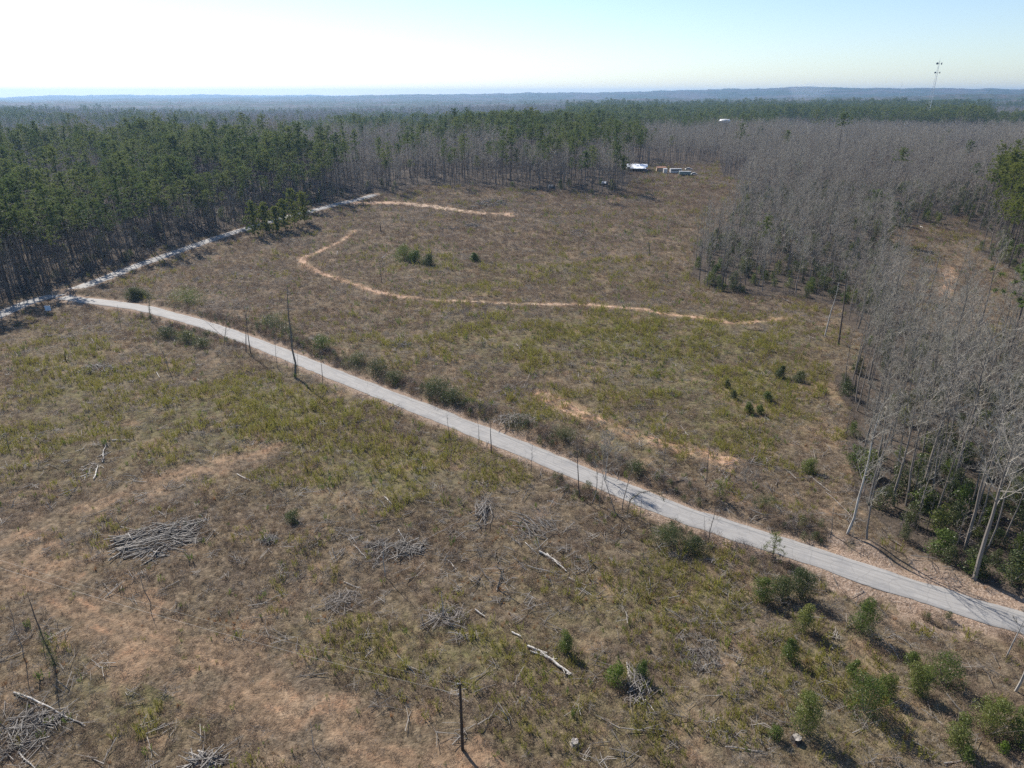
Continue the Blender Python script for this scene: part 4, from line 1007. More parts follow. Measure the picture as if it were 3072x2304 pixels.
# evergreen shrubs and young pines: (x, base y, width px, height px, kind, label)
SHR = [
 (2283, 1800, 56, 72, 'leaf', 'leftmost dark green shrub just below the narrow road'),
 (2345, 1790, 78, 60, 'leaf_dark', 'low dark shrub tangled with vines right of the leftmost one'),
 (2402, 1790, 76, 92, 'leaf_dark', 'tall dark shrub right under the lower edge of the narrow road'),
 (2410, 1888, 54, 80, 'leaf', 'upright green shrub below the tall dark roadside one'),
 (2585, 1900, 72, 108, 'leaf', 'thin yellowish-green shrub midway between road and the largest shrub'),
 (2592, 2145, 120, 122, 'leaf', 'largest dark green double-crowned shrub of the near right field'),
 (2652, 2090, 60, 75, 'leaf', 'rounded shrub joined to the right shoulder of the largest shrub'),
 (2398, 2200, 84, 130, 'leaf', 'tall cone-shaped green shrub left of the largest shrub'),
 (2828, 2050, 84, 120, 'leaf', 'tall green shrub under the dry bank near the right edge'),
 (2752, 2080, 76, 90, 'leaf', 'dark shrub just left of the tall one near the right edge'),
 (2732, 2000, 44, 50, 'leaf', 'small yellow-green shrub above the dark pair at right'),
 (2965, 2200, 92, 110, 'leaf', 'round green shrub above the lower right corner'),
 (2866, 2240, 68, 96, 'leaf', 'narrow green shrub left of the round one above the corner'),
 (3055, 2240, 80, 110, 'leaf', 'green shrub cut by the right frame edge'),
 (2366, 1985, 44, 70, 'leaf', 'small pale yellowish shrub in the middle of the right field'),
 (2556, 2025, 34, 50, 'leaf', 'little thin shrub above the largest one'),
 (2890, 2290, 44, 50, 'leaf', 'small shrub at the bottom edge right of centre'),
 (3005, 2262, 30, 38, 'leaf_bright', 'tiny bright shrub near the lower right corner'),
 (2325, 2225, 42, 48, 'leaf', 'little bush left below the cone-shaped shrub'),
 (1846, 2052, 58, 60, 'leaf_bright', 'bright lime-green round bush beside the upturned roots'),
 (1697, 1955, 46, 66, 'leaf', 'upright green sapling bush right of the white logs'),
 (1925, 2040, 40, 62, 'leaf', 'thin leafy sapling growing out of the upturned roots'),
 (2340, 1138, 30, 42, 'leaf_dark', 'dark bush in the right field under the wood, uppermost of its scatter'),
 (2398, 1150, 34, 38, 'leaf_dark', 'dark bush right of the uppermost one in the right field'),
 (2182, 1165, 18, 28, 'leaf_dark', 'small dark bush left of the others in the right field'),
 (2200, 1198, 20, 28, 'leaf_dark', 'small dark bush just below the leftmost one in the right field'),
 (2247, 1242, 28, 36, 'leaf', 'green bush lowest left of the scatter in the right field'),
 (2278, 1245, 26, 32, 'leaf', 'green bush lowest right of the scatter in the right field'),
 (2302, 1205, 30, 32, 'leaf', 'green bush in the middle of the scatter in the right field'),
 (2700 - 270, 1420, 50, 44, 'leaf', 'green bush at the foot of the right wood by the slash'),
 (1212, 780, 56, 46, 'leaf', 'largest green bush of the row in the upper clearing'),
 (1245, 788, 40, 36, 'leaf', 'green bush in the middle of the row in the upper clearing'),
 (1285, 798, 40, 34, 'leaf_dark', 'darker green bush at the right of the row in the upper clearing'),
 (1422, 786, 26, 28, 'leaf', 'single small green bush right of the row in the upper clearing'),
 (404, 900, 44, 36, 'leaf_dark', 'dark round bush above the bend of the narrow road'),
 (430, 896, 50, 22, 'leaf_dark', 'low grey-green scrub right of the dark round bush'),
 (820, 985, 80, 44, 'leaf_dark', 'dark bush on the far road bank left of the tallest dead trunk'),
 (870, 1010, 60, 30, 'leaf_dark', 'low dark bush on the far road bank behind the tallest dead trunk'),
 (970, 1055, 60, 58, 'leaf', 'green bush on the far road bank right of the tallest dead trunk'),
 (1068, 1102, 66, 44, 'leaf_dark', 'first dark bush of the hedge right of the green bush'),
 (1132, 1128, 70, 50, 'leaf_dark', 'second dark bush of the hedge along the far road bank'),
 (1185, 1150, 56, 46, 'leaf_dark', 'third dark bush of the hedge along the far road bank'),
 (1318, 1195, 84, 66, 'leaf_dark', 'biggest dark bush of the hedge in the middle of the far road bank'),
 (1362, 1215, 64, 62, 'leaf_dark', 'dark bush joined to the right side of the biggest hedge bush'),
 (1410, 1220, 30, 30, 'leaf', 'small green bush right of the biggest hedge bushes'),
 (1560, 1290, 90, 40, 'leaf_dark', 'dark scrubby bush under the red bank past the hook-topped stem'),
 (1690, 1330, 70, 40, 'leaf_dark', 'dark low bush left of the broad pale leafless bush'),
 (1905, 1425, 70, 36, 'leaf_dark', 'dark low bush right of the broad pale leafless bush'),
 (2290, 1530, 76, 46, 'leaf_dark', 'dark bush on the far bank between road and right wood'),
 (2010, 1640, 110, 60, 'leaf_dark', 'wide dark bush in shade at the near road edge'),
 (2080, 1660, 70, 50, 'leaf_dark', 'dark bush right of the wide shaded one at the near road edge'),
 (500, 1010, 60, 36, 'leaf_dark', 'dark bush on the near bank of the bend, leftmost of three'),
 (560, 1030, 60, 44, 'leaf_dark', 'dark bush on the near bank of the bend, middle of three'),
 (610, 1045, 50, 40, 'leaf_dark', 'dark bush on the near bank of the bend, rightmost of three'),
 (880, 1570, 50, 34, 'leaf_dark', 'dark low bush right of the big brush pile'),
 (560, 915, 110, 40, 'leaf', 'grey-green scrub patch above the curve of the narrow road'),
]
for (bx, by, w, h, mk, lab) in SHR:
    b = at(bx, by - 2, -.1); k = mpp(bx, by); W = w * k; t = top_at(b, bx, by - h); H = max(t[2] - b[2], .6)
    area = W * H; W *= 1.28; H *= .9
    if 'hedge' in lab or 'bank' in lab: H *= .72; W *= 1.15; area *= .55
    n_ = int(np.clip(area * 300, 400, 4200)); lf = float(np.clip(.10 + k * 1.3, .16, .36))
    tr, cr = shrub_mesh(rg.randint(1e6), H, W, n_, lf, 8)
    e = empty('evergreen_shrub', b, rg.uniform(0, 6)); mesh_obj('trunk', buf_mesh('trunk', tr, [M['bark_grey']]), e); mesh_obj('leaves', buf_mesh('leaves', cr, [M[mk]]), e)
    tag(e, lab, 'shrub', 'evergreen shrubs in the clearing')
PIN = [(765, 708, 66, 100, 'young bright pine joined to the right end of the roadside pine clump'), (800, 700, 66, 88, 'young bright pine second from the right in the roadside clump'), (832, 694, 56, 70, 'short bright pine at the back of the roadside clump'),
       (885, 678, 84, 108, 'tallest bright pine of the roadside clump'), (915, 668, 60, 88, 'bright pine just right of the tallest of the roadside clump'), (856, 688, 60, 84, 'bright pine just left of the tallest of the roadside clump'),
       (2318, 1668, 50, 62, 'sparse feathery young tree in front of the road at right'), (2155, 1508, 44, 62, 'yellow-green young pine at the far road edge')]
for (bx, by, w, h, lab) in PIN:
    b = at(bx, by, -.1); k = mpp(bx, by); H = top_at(b, bx, by - h)[2] - b[2]; W = w * k
    big_ = bx < 1000; tr, cr = pine_tree(rg.randint(1e6), H, W * .55, .12, 34 if big_ else 20, 4 if big_ else 2, 44 if big_ else 16, min(.9, H * .11), .17 if big_ else .07, .05 + H * .006, .0, 0)
    e = empty('young_pine', b); mesh_obj('trunk', buf_mesh('trunk', tr, [M['bark_pine']]), e); mesh_obj('crown', buf_mesh('crown', cr, [M['needle_yellow'] if bx != 2318 else M['leaf']]), e)
    tag(e, lab, 'young pine')

# fallen logs: (x0,y0,x1,y1,radius,material,label)
LOGS = [
 (1583, 1942, 1640, 1965, .22, 'log_white', 'short bleached log left end of the white log heap'), (1625, 1962, 1712, 2028, .24, 'log_white', 'long bleached log running down from the white log heap'),
 (1590, 1955, 1650, 1975, .14, 'log_white', 'thin bleached pole below the white log heap'), (1535, 1895, 1562, 1912, .16, 'log_white', 'short white log up-left of the white log heap'),
 (1425, 1825, 1455, 1845, .14, 'log_white', 'small white log farther up-left of the white log heap'), (1617, 1658, 1680, 1692, .2, 'log_white', 'bleached split log in the middle of the near field'),
 (1640, 1664, 1700, 1714, .16, 'log_white', 'second bleached log crossing the split one in mid field'), (1575, 1632, 1612, 1665, .08, 'log_white', 'thin white pole left above the split log'),
 (45, 2078, 165, 2125, .14, 'log_white', 'long white pole lying in the lower left corner area'), (165, 2130, 255, 2170, .12, 'log_grey', 'grey pole continuing right of the long white pole at lower left'),
 (135, 2165, 240, 2090, .07, 'log_grey', 'thin grey pole crossing the long white pole at lower left'), (50, 2245, 105, 2300, .1, 'log_white', 'pale log in the lower left corner'),
 (596, 2255, 640, 2275, .14, 'log_white', 'short bleached log at the bottom left of centre'), (600, 2270, 650, 2304, .16, 'log_white', 'thick bleached log at the bottom edge left of centre'),
 (1110, 1640, 1185, 1602, .06, 'log_grey', 'thin grey log left of the middle slash'), (1270, 1622, 1378, 1565, .09, 'log_grey', 'long brown log right of the middle slash'),
 (1062, 1640, 1100, 1675, .09, 'log_white', 'forked pale branch left end of the middle slash'), (1195, 1590, 1220, 1628, .09, 'log_white', 'white branch standing out of the middle slash'),
 (1155, 1500, 1180, 1525, .12, 'log_white', 'curved white log above the middle slash'), (1110, 1575, 1195, 1560, .1, 'bark_char', 'dark charred log above the middle slash'),
 (1285, 1850, 1405, 1885, .1, 'log_grey', 'long grey log left of the white log heap'), (1345, 1895, 1425, 1912, .08, 'log_grey', 'grey pole just below the long grey log'),
 (1030, 1742, 1085, 1760, .08, 'log_white', 'pale curved branch at centre left of the near field'), (1565, 1640, 1500, 1590, .06, 'log_grey', 'slim grey pole above the bleached split log'),
 (1580, 1696, 1700, 1730, .08, 'log_grey', 'grey pole lying just under the bleached split log'), (1705, 1732, 1760, 1760, .08, 'log_grey', 'grey pole further right of the bleached split log'),
 (1345, 1680, 1370, 1706, .08, 'log_white', 'short pale branch in mid field left of the forked dead trunk'), (1490, 1765, 1510, 1710, .1, 'log_grey', 'short thick grey branch propped in mid field'),
 (2065, 1698, 2140, 1752, .07, 'bark_char', 'dark pole lying below the near road edge'), (2190, 1910, 2245, 1890, .07, 'log_grey', 'dark branch left of the upright green shrub'),
 (2260, 1914, 2345, 1924, .06, 'log_grey', 'thin pale branch in front of the upright green shrub'), (2175, 2255, 2285, 2272, .08, 'log_grey', 'long thin grey log at the bottom of the right field'),
 (2830, 2298, 2900, 2285, .1, 'log_grey', 'curved grey log on the bottom edge at right'), (2735, 2230, 2810, 2270, .05, 'log_grey', 'thin pole between the shrubs at lower right'),
 (1880, 1990, 1895, 2080, .12, 'log_white', 'white splintered root leaning in the upturned roots'), (1895, 2000, 1930, 2085, .1, 'log_white', 'second white root right of the splintered one'),
 (1935, 2110, 1965, 2150, .1, 'log_white', 'pale branch below the upturned roots'), (712, 1430, 752, 1450, .1, 'log_white', 'pale straight log in the left field above the slash'),
 (400, 1438, 440, 1442, .08, 'log_grey', 'short grey log in the left field right of the white debris'), (805, 1455, 900, 1458, .06, 'log_grey', 'thin pale pole right of the pale straight log'),
 (305, 1380, 318, 1330, .14, 'log_white', 'upper white log of the white debris in the left field'), (280, 1430, 292, 1390, .16, 'log_white', 'lower white log of the white debris in the left field'),
 (335, 1322, 388, 1318, .12, 'log_white', 'white log lying across the top of the debris in the left field'), (55, 1180, 95, 1162, .08, 'log_white', 'pale straight pole at the far left of the field'),
 (470, 1115, 478, 1130, .12, 'log_white', 'short white log near the leaning dead stem'), (200, 1070, 204, 1085, .12, 'log_white', 'small white log beside the dark snag in the left field'),
 (1570, 1060, 1548, 1040, .1, 'log_white', 'white log beside the dark weeds past the road'), (1748, 1025, 1768, 1038, .12, 'log_white', 'short white log in the dark weeds of the middle field'),
 (1760, 1020, 1795, 1022, .1, 'log_grey', 'grey log right of the short white one in the middle field'), (1610, 1020, 1645, 1040, .12, 'bark_char', 'dark log with shadow in the green middle field'),
 (1640, 1048, 1740, 1058, .08, 'log_grey', 'long grey log below the dark one in the green middle field'), (1570, 1160, 1592, 1110, .07, 'log_grey', 'grey pole leaning in the middle field'),
 (1735, 1120, 1740, 1150, .08, 'log_white', 'short pale upright log in the middle field'), (2040, 1280, 2065, 1310, .09, 'log_white', 'thin white log right of the old dirt track'),
 (2240, 992, 2300, 996, .14, 'bark_char', 'dark log lying under the long dirt track at right'), (2245, 1015, 2270, 1028, .1, 'log_white', 'pale log right below the dark log at right'),
 (2480, 1480, 2560, 1560, .08, 'log_grey', 'pale fallen pole leaning by the right wood above the road'), (2430, 1432, 2490, 1480, .1, 'log_grey', 'fallen grey trunk at the foot of the right wood'),
 (2010, 1462, 2050, 1452, .2, 'bark_char', 'dark fallen trunk with a black end at the far road edge'),
 (1145, 775, 1158, 760, .14, 'log_white', 'pale log standing out in the upper clearing left of the bushes'), (1010, 765, 1015, 752, .14, 'log_white', 'small pale log left in the upper clearing'),
 (1540, 662, 1570, 666, .2, 'log_grey', 'grey log pair in the upper clearing right of the brush'), (1160, 812, 1185, 816, .1, 'log_white', 'thin pale log in the upper clearing below the bushes'),
 (2350, 900, 2372, 910, .14, 'log_white', 'white branch lying at the tip of the right wood'), (2215, 585, 2222, 587, .2, 'log_white', 'tiny white log at the right of the far clearing'),
 (2760, 684, 2768, 687, .3, 'log_white', 'white log in the small second clearing at right'),
]
for (x0, y0, x1, y1, r, mk, lab) in LOGS:
    a = at(x0, y0, .12 + r * .6); b2 = at(x1, y1, .12 + r * .6); c = (a + b2) / 2; c[2] = min(a[2], b2[2]) + .12; L = np.linalg.norm(b2 - a)
    e = empty('fallen_log', c); tb = Buf(); k = 6; z = np.linspace(0, 1, k)
    pts = (a - c)[None] + (b2 - a)[None] * z[:, None] + rg.normal(0, .012 * L, (k, 3)) * np.array([1, 1, .6]); r *= .8; tube(tb, pts, r * (1 - .45 * z) * rg.uniform(.88, 1.1, k), 7)
    for q in range(3 if L > 2.5 else 1):
        f = rg.uniform(.15, .9); p0 = a - c + (b2 - a) * f; d = unit(rg.normal(0, 1, 3) * np.array([1, 1, .5]) + np.array([0, 0, .4]))
        tube(tb, [p0, p0 + d * min(1.4, L * .18)], np.array([r * .35, r * .12]), 4)
    mesh_obj('trunk', buf_mesh('trunk', tb, [M[mk]]), e); tag(e, lab, 'fallen log', 'fallen logs left in the clear-cut')

# brush piles
def pile(cx, cy, w, h, n, lab, mk='slash', l=3.0, r=.045, hh=.9, seed=1, dirn=None):
    rgl = np.random.RandomState(seed); c = at(cx, cy); k = mpp(cx, cy); p1 = np.array(P(cx, cy - h / 2)); p2 = np.array(P(cx, cy + h / 2))
    A = w * k / 2; B = abs(p1[1] - p2[1]) / 2; tb = Buf()
    for i in range(n):
        a_ = rgl.uniform(0, 6.28); rr = math.sqrt(rgl.rand()); x = A * rr * math.cos(a_); y = B * rr * math.sin(a_); z = .1 + hh * (1 - rr) * rgl.rand() + .1
        th = rgl.normal(dirn, .5) if dirn is not None else rgl.uniform(0, 6.28); L = l * rgl.uniform(.4, 1.2)
        d = unit(np.array([math.cos(th), math.sin(th), rgl.normal(.05, .16)])); mid = np.array([x, y, z]); rad = r * rgl.uniform(.35, 1.5)
        tube(tb, [mid - d * L / 2, mid + rgl.normal(0, .05 * L, 3), mid + d * L / 2], np.array([rad, rad * .8, rad * .35]), 4)
    m_ = n * 5; a_ = rgl.uniform(0, 6.28, m_); rr = np.sqrt(rgl.rand(m_)); pz = hh * (1 - rr) * rgl.rand(m_)
    spikes(tb, np.column_stack([A * rr * np.cos(a_), B * rr * np.sin(a_), pz]), sph(rgl, m_, .3), rgl.uniform(.4, 1.2, m_), np.full(m_, .035), rgl)
    o = mesh_obj('brush_pile', buf_mesh('brush_pile', tb, [M[mk]]), None, c); tag(o, lab, 'brush pile', 'piles of logging slash')
pile(475, 1622, 235, 105, 190, 'large round pile of bare grey branches in the left of the near field', l=4.6, r=.07, hh=1.5, seed=11, dirn=.45)
pile(540, 1590, 150, 60, 90, 'right-hand tail of long branches on the large round pile', l=3.6, r=.06, hh=.8, seed=12, dirn=.5)
pile(808, 1622, 56, 26, 60, 'small pale twig heap right of the large pile', l=1.8, r=.03, hh=.6, seed=13)
pile(1180, 1645, 190, 60, 120, 'wide tangle of pale branches in the middle of the near field', l=3.2, r=.05, hh=.7, seed=14)
pile(1450, 1540, 46, 50, 40, 'upright heap of dark poles above the middle of the near field', l=3.5, r=.06, hh=.9, seed=15, dirn=1.3)
pile(1610, 1590, 120, 60, 60, 'loose long pale poles lying toward the split log', l=4., r=.05, hh=.4, seed=16, dirn=-.8)
pile(1030, 1800, 120, 70, 80, 'dark twiggy heap at centre left of the near field', 'g_grey', 2.4, .035, .8, 17)
pile(1340, 1850, 120, 60, 80, 'twiggy heap under the white crooked branch', 'g_grey', 2.4, .035, .7, 18)
pile(1912, 2060, 70, 95, 70, 'upturned root mass with splayed white splinters', 'slash', 2.2, .06, 1.6, 19, 1.5)
pile(80, 2180, 170, 150, 150, 'grey slash heap in the lower left corner', 'slash', 2.6, .04, .8, 21)
pile(630, 2290, 110, 40, 50, 'pale poles heaped on the bottom edge left of centre', 'slash', 3., .07, .5, 22)
pile(1480, 610, 100, 26, 140, 'big pale heap of slash beyond the sandy track', 'slash', 5., .12, 2.2, 23)
pile(1425, 622, 60, 12, 60, 'low left part of slash beyond the sandy track', 'slash', 4., .1, 1., 24)
pile(1420, 677, 44, 12, 60, 'small grey heap in the centre of the upper clearing', 'slash', 3., .09, 1.2, 25)
pile(1345, 682, 60, 16, 60, 'low grey-green heap left of the small central heap', 'g_grey', 3., .07, 1., 26)
pile(1740, 700, 60, 30, 80, 'grey tangle at the right of the upper clearing', 'g_grey', 3., .06, 1., 27)
pile(880, 725, 110, 30, 120, 'dark brush windrow above the left dirt bend', 'g_grey', 3., .07, 1.3, 28)
pile(285, 1110, 120, 30, 90, 'grey brush heap in the left field under the road bend', 'slash', 2.8, .05, .8, 29)
pile(1560, 1170, 110, 60, 60, 'loose poles in the green field past the road', 'slash', 3., .045, .5, 31)
pile(280, 1390, 60, 90, 30, 'pale debris strip in the left field', 'log_grey', 1.6, .07, .4, 32, 1.2)
pile(1200, 1030 + 10, 60, 20, 50, 'pale twig scatter above the road hedge', 'slash', 2.4, .05, .5, 34)
pile(1540, 1275, 130, 30, 90, 'dark cut brush on the red road bank', 'g_grey', 2.4, .05, .9, 35)
pile(2100, 2000 - 20, 120, 80, 80, 'grey branch tangle in the right field', 'slash', 2.4, .035, .6, 36)

# stumps
for (sx_, sy_, w, lab) in ((1723, 2238, 26, 'pale grey stump at the bottom centre of the field'), (2387, 2232, 30, 'dark stump with a pale top under the cone-shaped shrub'), (1705, 2025, 14, 'black-ended stump at the foot of the long bleached log')):
    b = at(sx_, sy_); k = mpp(sx_, sy_); r = w * k / 2; e = empty('tree_stump', b, rg.uniform(0, 6)); tb = Buf(); n_ = 11
    ang = np.arange(n_) * 2 * np.pi / n_; prof = [(1.35, -.1), (1.05, .15), (.9, .5), (.85, .85)]; V = []
    for (pr_, pz_) in prof:
        for a_ in ang: rr = r * pr_ * (1 + .22 * math.sin(a_ * 3 + 1) * (1 - pz_) + rg.normal(0, .05)); V.append((math.cos(a_) * rr, math.sin(a_) * rr, pz_ * r * 1.5 + (rg.normal(0, .06) if pz_ > .8 else 0)))
    V.append((0, 0, r * 1.25)); F = []
    for i in range(3):
        for j in range(n_): a0 = i * n_ + j; a1 = i * n_ + (j + 1) % n_; F += [(a0, a1, a1 + n_), (a0, a1 + n_, a0 + n_)]
    tb.add(V, F); tb2 = Buf(); top = V[3 * n_:]; tb2.add([(v[0], v[1], v[2] + .004) for v in top], [(j, (j + 1) % n_, n_) for j in range(n_)])
    mesh_obj('bark', buf_mesh('bark', tb, [M['bark_char'] if sx_ != 1723 else M['log_grey']]), e); mesh_obj('cut_face', buf_mesh('cut_face', tb2, [M['log_grey']]), e); tag(e, lab, 'stump')

# utility pole and wires
pb = at(1388, 2252); ptop = top_at(pb, 1382, 2050)
def upole(base, top, lab):
    e = empty('utility_pole', base); h = top[2] - base[2]; tb = Buf(); n_ = 12
    tube(tb, [(0, 0, -.3), (0, 0, h * .5), (0, 0, h)], np.array([.17, .145, .115]), n_); mesh_obj('post', buf_mesh('post', tb, [M['pole']]), e)
    for dz in (.05, 1.35):
        ib = Buf(); z0 = h - dz
        tube(ib, [(-.09, 0, z0), (-.2, 0, z0)], np.array([.02, .02]), 6); tube(ib, [(-.2, 0, z0 - .08), (-.2, 0, z0 + .0), (-.2, 0, z0 + .1)], np.array([.05, .07, .03]), 8)
        mesh_obj('insulator', buf_mesh('insulator', ib, [M['metal']]), e)
    return tag(e, lab, 'utility pole')
upole(pb, ptop, 'dark wooden utility pole standing in the near field at bottom centre')
v_ = (1152 - 1575) / FPX; u_ = (-330 - 1536) / FPX; H2 = (ptop[2] - pb[2])
zz = 8.6; t_ = (CAM_H - zz) / (SP - v_ * CP); q2 = np.array([u_ * t_, (CP + v_ * SP) * t_]); g2 = float(fine(q2[:1], q2[1:])[0])
upole(np.array([q2[0], q2[1], g2]), np.array([q2[0], q2[1], g2 + H2]), 'second dark utility pole beyond the left frame edge')
for dz, lab in ((.05, 'upper pale wire running left from the utility pole'), (1.35, 'lower pale wire running left from the utility pole')):
    a = np.array([pb[0] - .2, pb[1], ptop[2] - dz]); b2 = np.array([q2[0] - .2, q2[1], g2 + H2 - dz]); z = np.linspace(0, 1, 40)
    pts = a[None] + (b2 - a)[None] * z[:, None]; pts[:, 2] -= 4 * 1.1 * z * (1 - z)
    wb = Buf(); tube(wb, pts - a, np.full(40, .013 if dz > 1 else .008), 4); o = mesh_obj('power_wire', buf_mesh('power_wire', wb, [M['wire']]), None, a); tag(o, lab, 'wire')

# solid shapes for built things
def box(b, c, s, m=0, rz=0.0, taper=1.0):
    x, y, z = [v / 2 for v in s]; V = []
    for sz_, k in ((-1, 1.0), (1, taper)):
        for a_, b_ in ((-1, -1), (1, -1), (1, 1), (-1, 1)): V.append((a_ * x * k, b_ * y * k, sz_ * z))
    V = np.array(V); cr_, sr_ = math.cos(rz), math.sin(rz); V = np.column_stack([V[:, 0] * cr_ - V[:, 1] * sr_, V[:, 0] * sr_ + V[:, 1] * cr_, V[:, 2]]) + np.array(c)
    b.add(V, [(0, 2, 1), (0, 3, 2), (4, 5, 6), (4, 6, 7), (0, 1, 5), (0, 5, 4), (1, 2, 6), (1, 6, 5), (2, 3, 7), (2, 7, 6), (3, 0, 4), (3, 4, 7)], m)
def part(name, e, mk, fn):
    b = Buf(); fn(b); return mesh_obj(name, buf_mesh(name, b, [M[mk]]), e)
# sign at the junction
b = at(147, 938); e = empty('road_sign', b, .15)
part('panel', e, 'sign', lambda q: box(q, (0, 0, 1.75), (1.6, .03, 1.5)))
for s_ in (-.55, .55): part('post', e, 'metal', lambda q, s_=s_: box(q, (s_, .045, 1.2), (.06, .06, 2.6)))
tag(e, 'white square sign, blue shade put into its colour, on two posts at the road junction on the left', 'road sign')
# barn
k = mpp(1912, 510); b = at(1910, 512); e = empty('barn', b, -.12); W = 60 * k; D = 9.
part('wall', e, 'wall_dark', lambda q: (box(q, (0, 0, 1.6), (W * .86, D, 3.2)), box(q, (W * .12, -D * .62, 1.1), (W * .5, D * .24, 2.2))))
def prism(q, x0, x1, y0, y1, z0, z1, th=.12):
    q.add([(x0, y0, z0), (x1, y0, z0), (x1, y1, z1), (x0, y1, z1), (x0, y0, z0 + th), (x1, y0, z0 + th), (x1, y1, z1 + th), (x0, y1, z1 + th)],
          [(0, 2, 1), (0, 3, 2), (4, 5, 6), (4, 6, 7), (0, 1, 5), (0, 5, 4), (1, 2, 6), (1, 6, 5), (2, 3, 7), (2, 7, 6), (3, 0, 4), (3, 4, 7)])
part('roof', e, 'roof_white', lambda q: (prism(q, -W * .5, W * .5, -D * .62, D * .0, 3.25, 4.7), prism(q, -W * .5, W * .5, D * .56, D * .005, 3.25, 4.7)))
part('lean_to_roof', e, 'roof_white', lambda q: prism(q, -W * .36, W * .4, -D * 1.05, -D * .6, 2.6, 3.3))
part('door', e, 'glass', lambda q: box(q, (-W * .2, -D * .505, 1.2), (3.0, .06, 2.4)))
for s_ in (-.33, 0, .37): part('post', e, 'wall_dark', lambda q, s_=s_: box(q, (W * s_, -D * 1.0, 1.28), (.18, .18, 2.56)))
tag(e, 'dark barn with a bright white metal roof at the far end of the clearing', 'barn')
def wheel(e, x, y, r=.34):
    def f(q):
        a_ = np.arange(12) * np.pi / 6; V = [(x + r * math.cos(t), y + s_ * .11, r + r * math.sin(t)) for s_ in (-1, 1) for t in a_] + [(x, y - .12, r), (x, y + .12, r)]
        F = []
        for j in range(12): j2 = (j + 1) % 12; F += [(j, j2, 12 + j2), (j, 12 + j2, 12 + j), (j, 24, j2), (12 + j, 12 + j2, 25)]
        q.add(V, F)
    w_ = part('wheel', e, 'tyre', f); return w_
def car(px, py, rz, mk, L, H, lab, cat='car', name='parked_car'):
    e = empty(name, at(px, py), rz)
    def body(q):
        prof = [(-.5, .3), (-.5, .62), (-.46, .78), (.25, .82), (.47, .7), (.5, .5), (.5, .3)]
        hw = .88; V = [(p_[0] * L, s_ * hw, p_[1] * H * .75) for s_ in (-1, 1) for p_ in prof]; n_ = len(prof); F = []
        for j in range(n_): j2 = (j + 1) % n_; F += [(j, j2, n_ + j2), (j, n_ + j2, n_ + j)]
        for j in range(1, n_ - 1): F += [(0, j + 1, j), (n_, n_ + j, n_ + j + 1)]
        q.add(V, F); box(q, (-.08 * L, 0, H * .60 + H * .33), (L * .42, 1.5, .06), 0)
    part('body', e, mk, body); part('windows', e, 'glass', lambda q: box(q, (-.08 * L, 0, H * .76), (L * .52, 1.62, H * .32), 0, 0, .8))
    for a_ in (-.31, .31):
        for s_ in (-.8, .8): wheel(e, a_ * L, s_)
    return tag(e, lab, cat)
def trailer(px, py, rz, mk, L, H, lab, cat, name, band=True):
    e = empty(name, at(px, py), rz)
    part('body', e, mk, lambda q: (box(q, (0, 0, .55 + H / 2), (L, 2.3, H)), box(q, (L * .5 + .55, 0, .55), (1.1, .12, .12))))
    part('roof', e, 'white', lambda q: box(q, (0, 0, .55 + H + .06), (L + .1, 2.4, .12)))
    if band: part('windows', e, 'glass', lambda q: box(q, (0, -.01, .55 + H * .68), (L * .86, 2.34, H * .28)))
    for a_ in (-.12, .12):
        for s_ in (-1.0, 1.0): wheel(e, a_ * L, s_, .36)
    return tag(e, lab, cat)
trailer(2026, 521, .12, 'white', 34 * mpp(2026, 521), 2.5, 'long white camper trailer with a dark window band in the far yard', 'camper trailer', 'camper_trailer')
trailer(2054, 529, -.1, 'green_box', 34 * mpp(2054, 529), 1.9, 'grey-green box trailer in front of the white camper in the far yard', 'trailer', 'box_trailer', False)
trailer(1995, 520, 1.5, 'white', 3.4, 2.6, 'small white box van at the left of the yard vehicles', 'van', 'box_van', False)
car(2082, 528, .1, 'white', 4.4, 1.6, 'pale car at the right end of the yard vehicles')
car(2066, 514, .1, 'white', 5.0, 1.7, 'white car behind the grey-green trailer')
car(1887, 507, .3, 'white', 4.4, 1.6, 'white car left in front of the barn')
car(1934, 511, .2, 'white', 4.4, 1.6, 'white car parked at the right front of the barn')
car(1866, 500, .5, 'white', 4.4, 1.6, 'white car among the trees left of the barn')
e = empty('storage_shed', at(1983, 514), .05); W = 28 * mpp(1983, 514)
part('wall', e, 'wall_tan', lambda q: box(q, (0, 0, 1.2), (W, 3., 2.4))); part('roof', e, 'rust', lambda q: prism(q, -W * .53, W * .53, -1.8, 1.8, 2.42, 2.9)); part('door', e, 'rust', lambda q: box(q, (-W * .45, -1.53, 1.0), (.9, .05, 2.)))
tag(e, 'low tan shed with a rusty roof between the barn and the vehicles', 'shed')
for (x_, y_, w_, rz, lab) in ((1655, 566, 34, .2, 'collapsed dark shed in brush at the left of the far wood edge'), (1815, 558, 30, -.3, 'ruined shed with a pale sagging roof at the far wood edge')):
    e = empty('ruined_shed', at(x_, y_, -.5), rz); e.scale = (1, .8, .75); W = w_ * .6 * mpp(x_, y_)
    part('wall', e, 'wall_dark', lambda q: (box(q, (-W * .45, 0, 1.1), (.15, 4, 2.2)), box(q, (W * .45, 0, 1.3), (.15, 4, 2.6)), box(q, (0, 1.9, 1.1), (W * .88, .15, 2.2))))
    part('roof', e, 'metal' if x_ > 1700 else 'wall_dark', lambda q: (prism(q, -W * .55, W * .2, -2.4, .3, 2.3, 3.5), prism(q, -W * .2, W * .55, 2.5, .35, 2.5, 3.4)))
    tag(e, lab, 'shed')
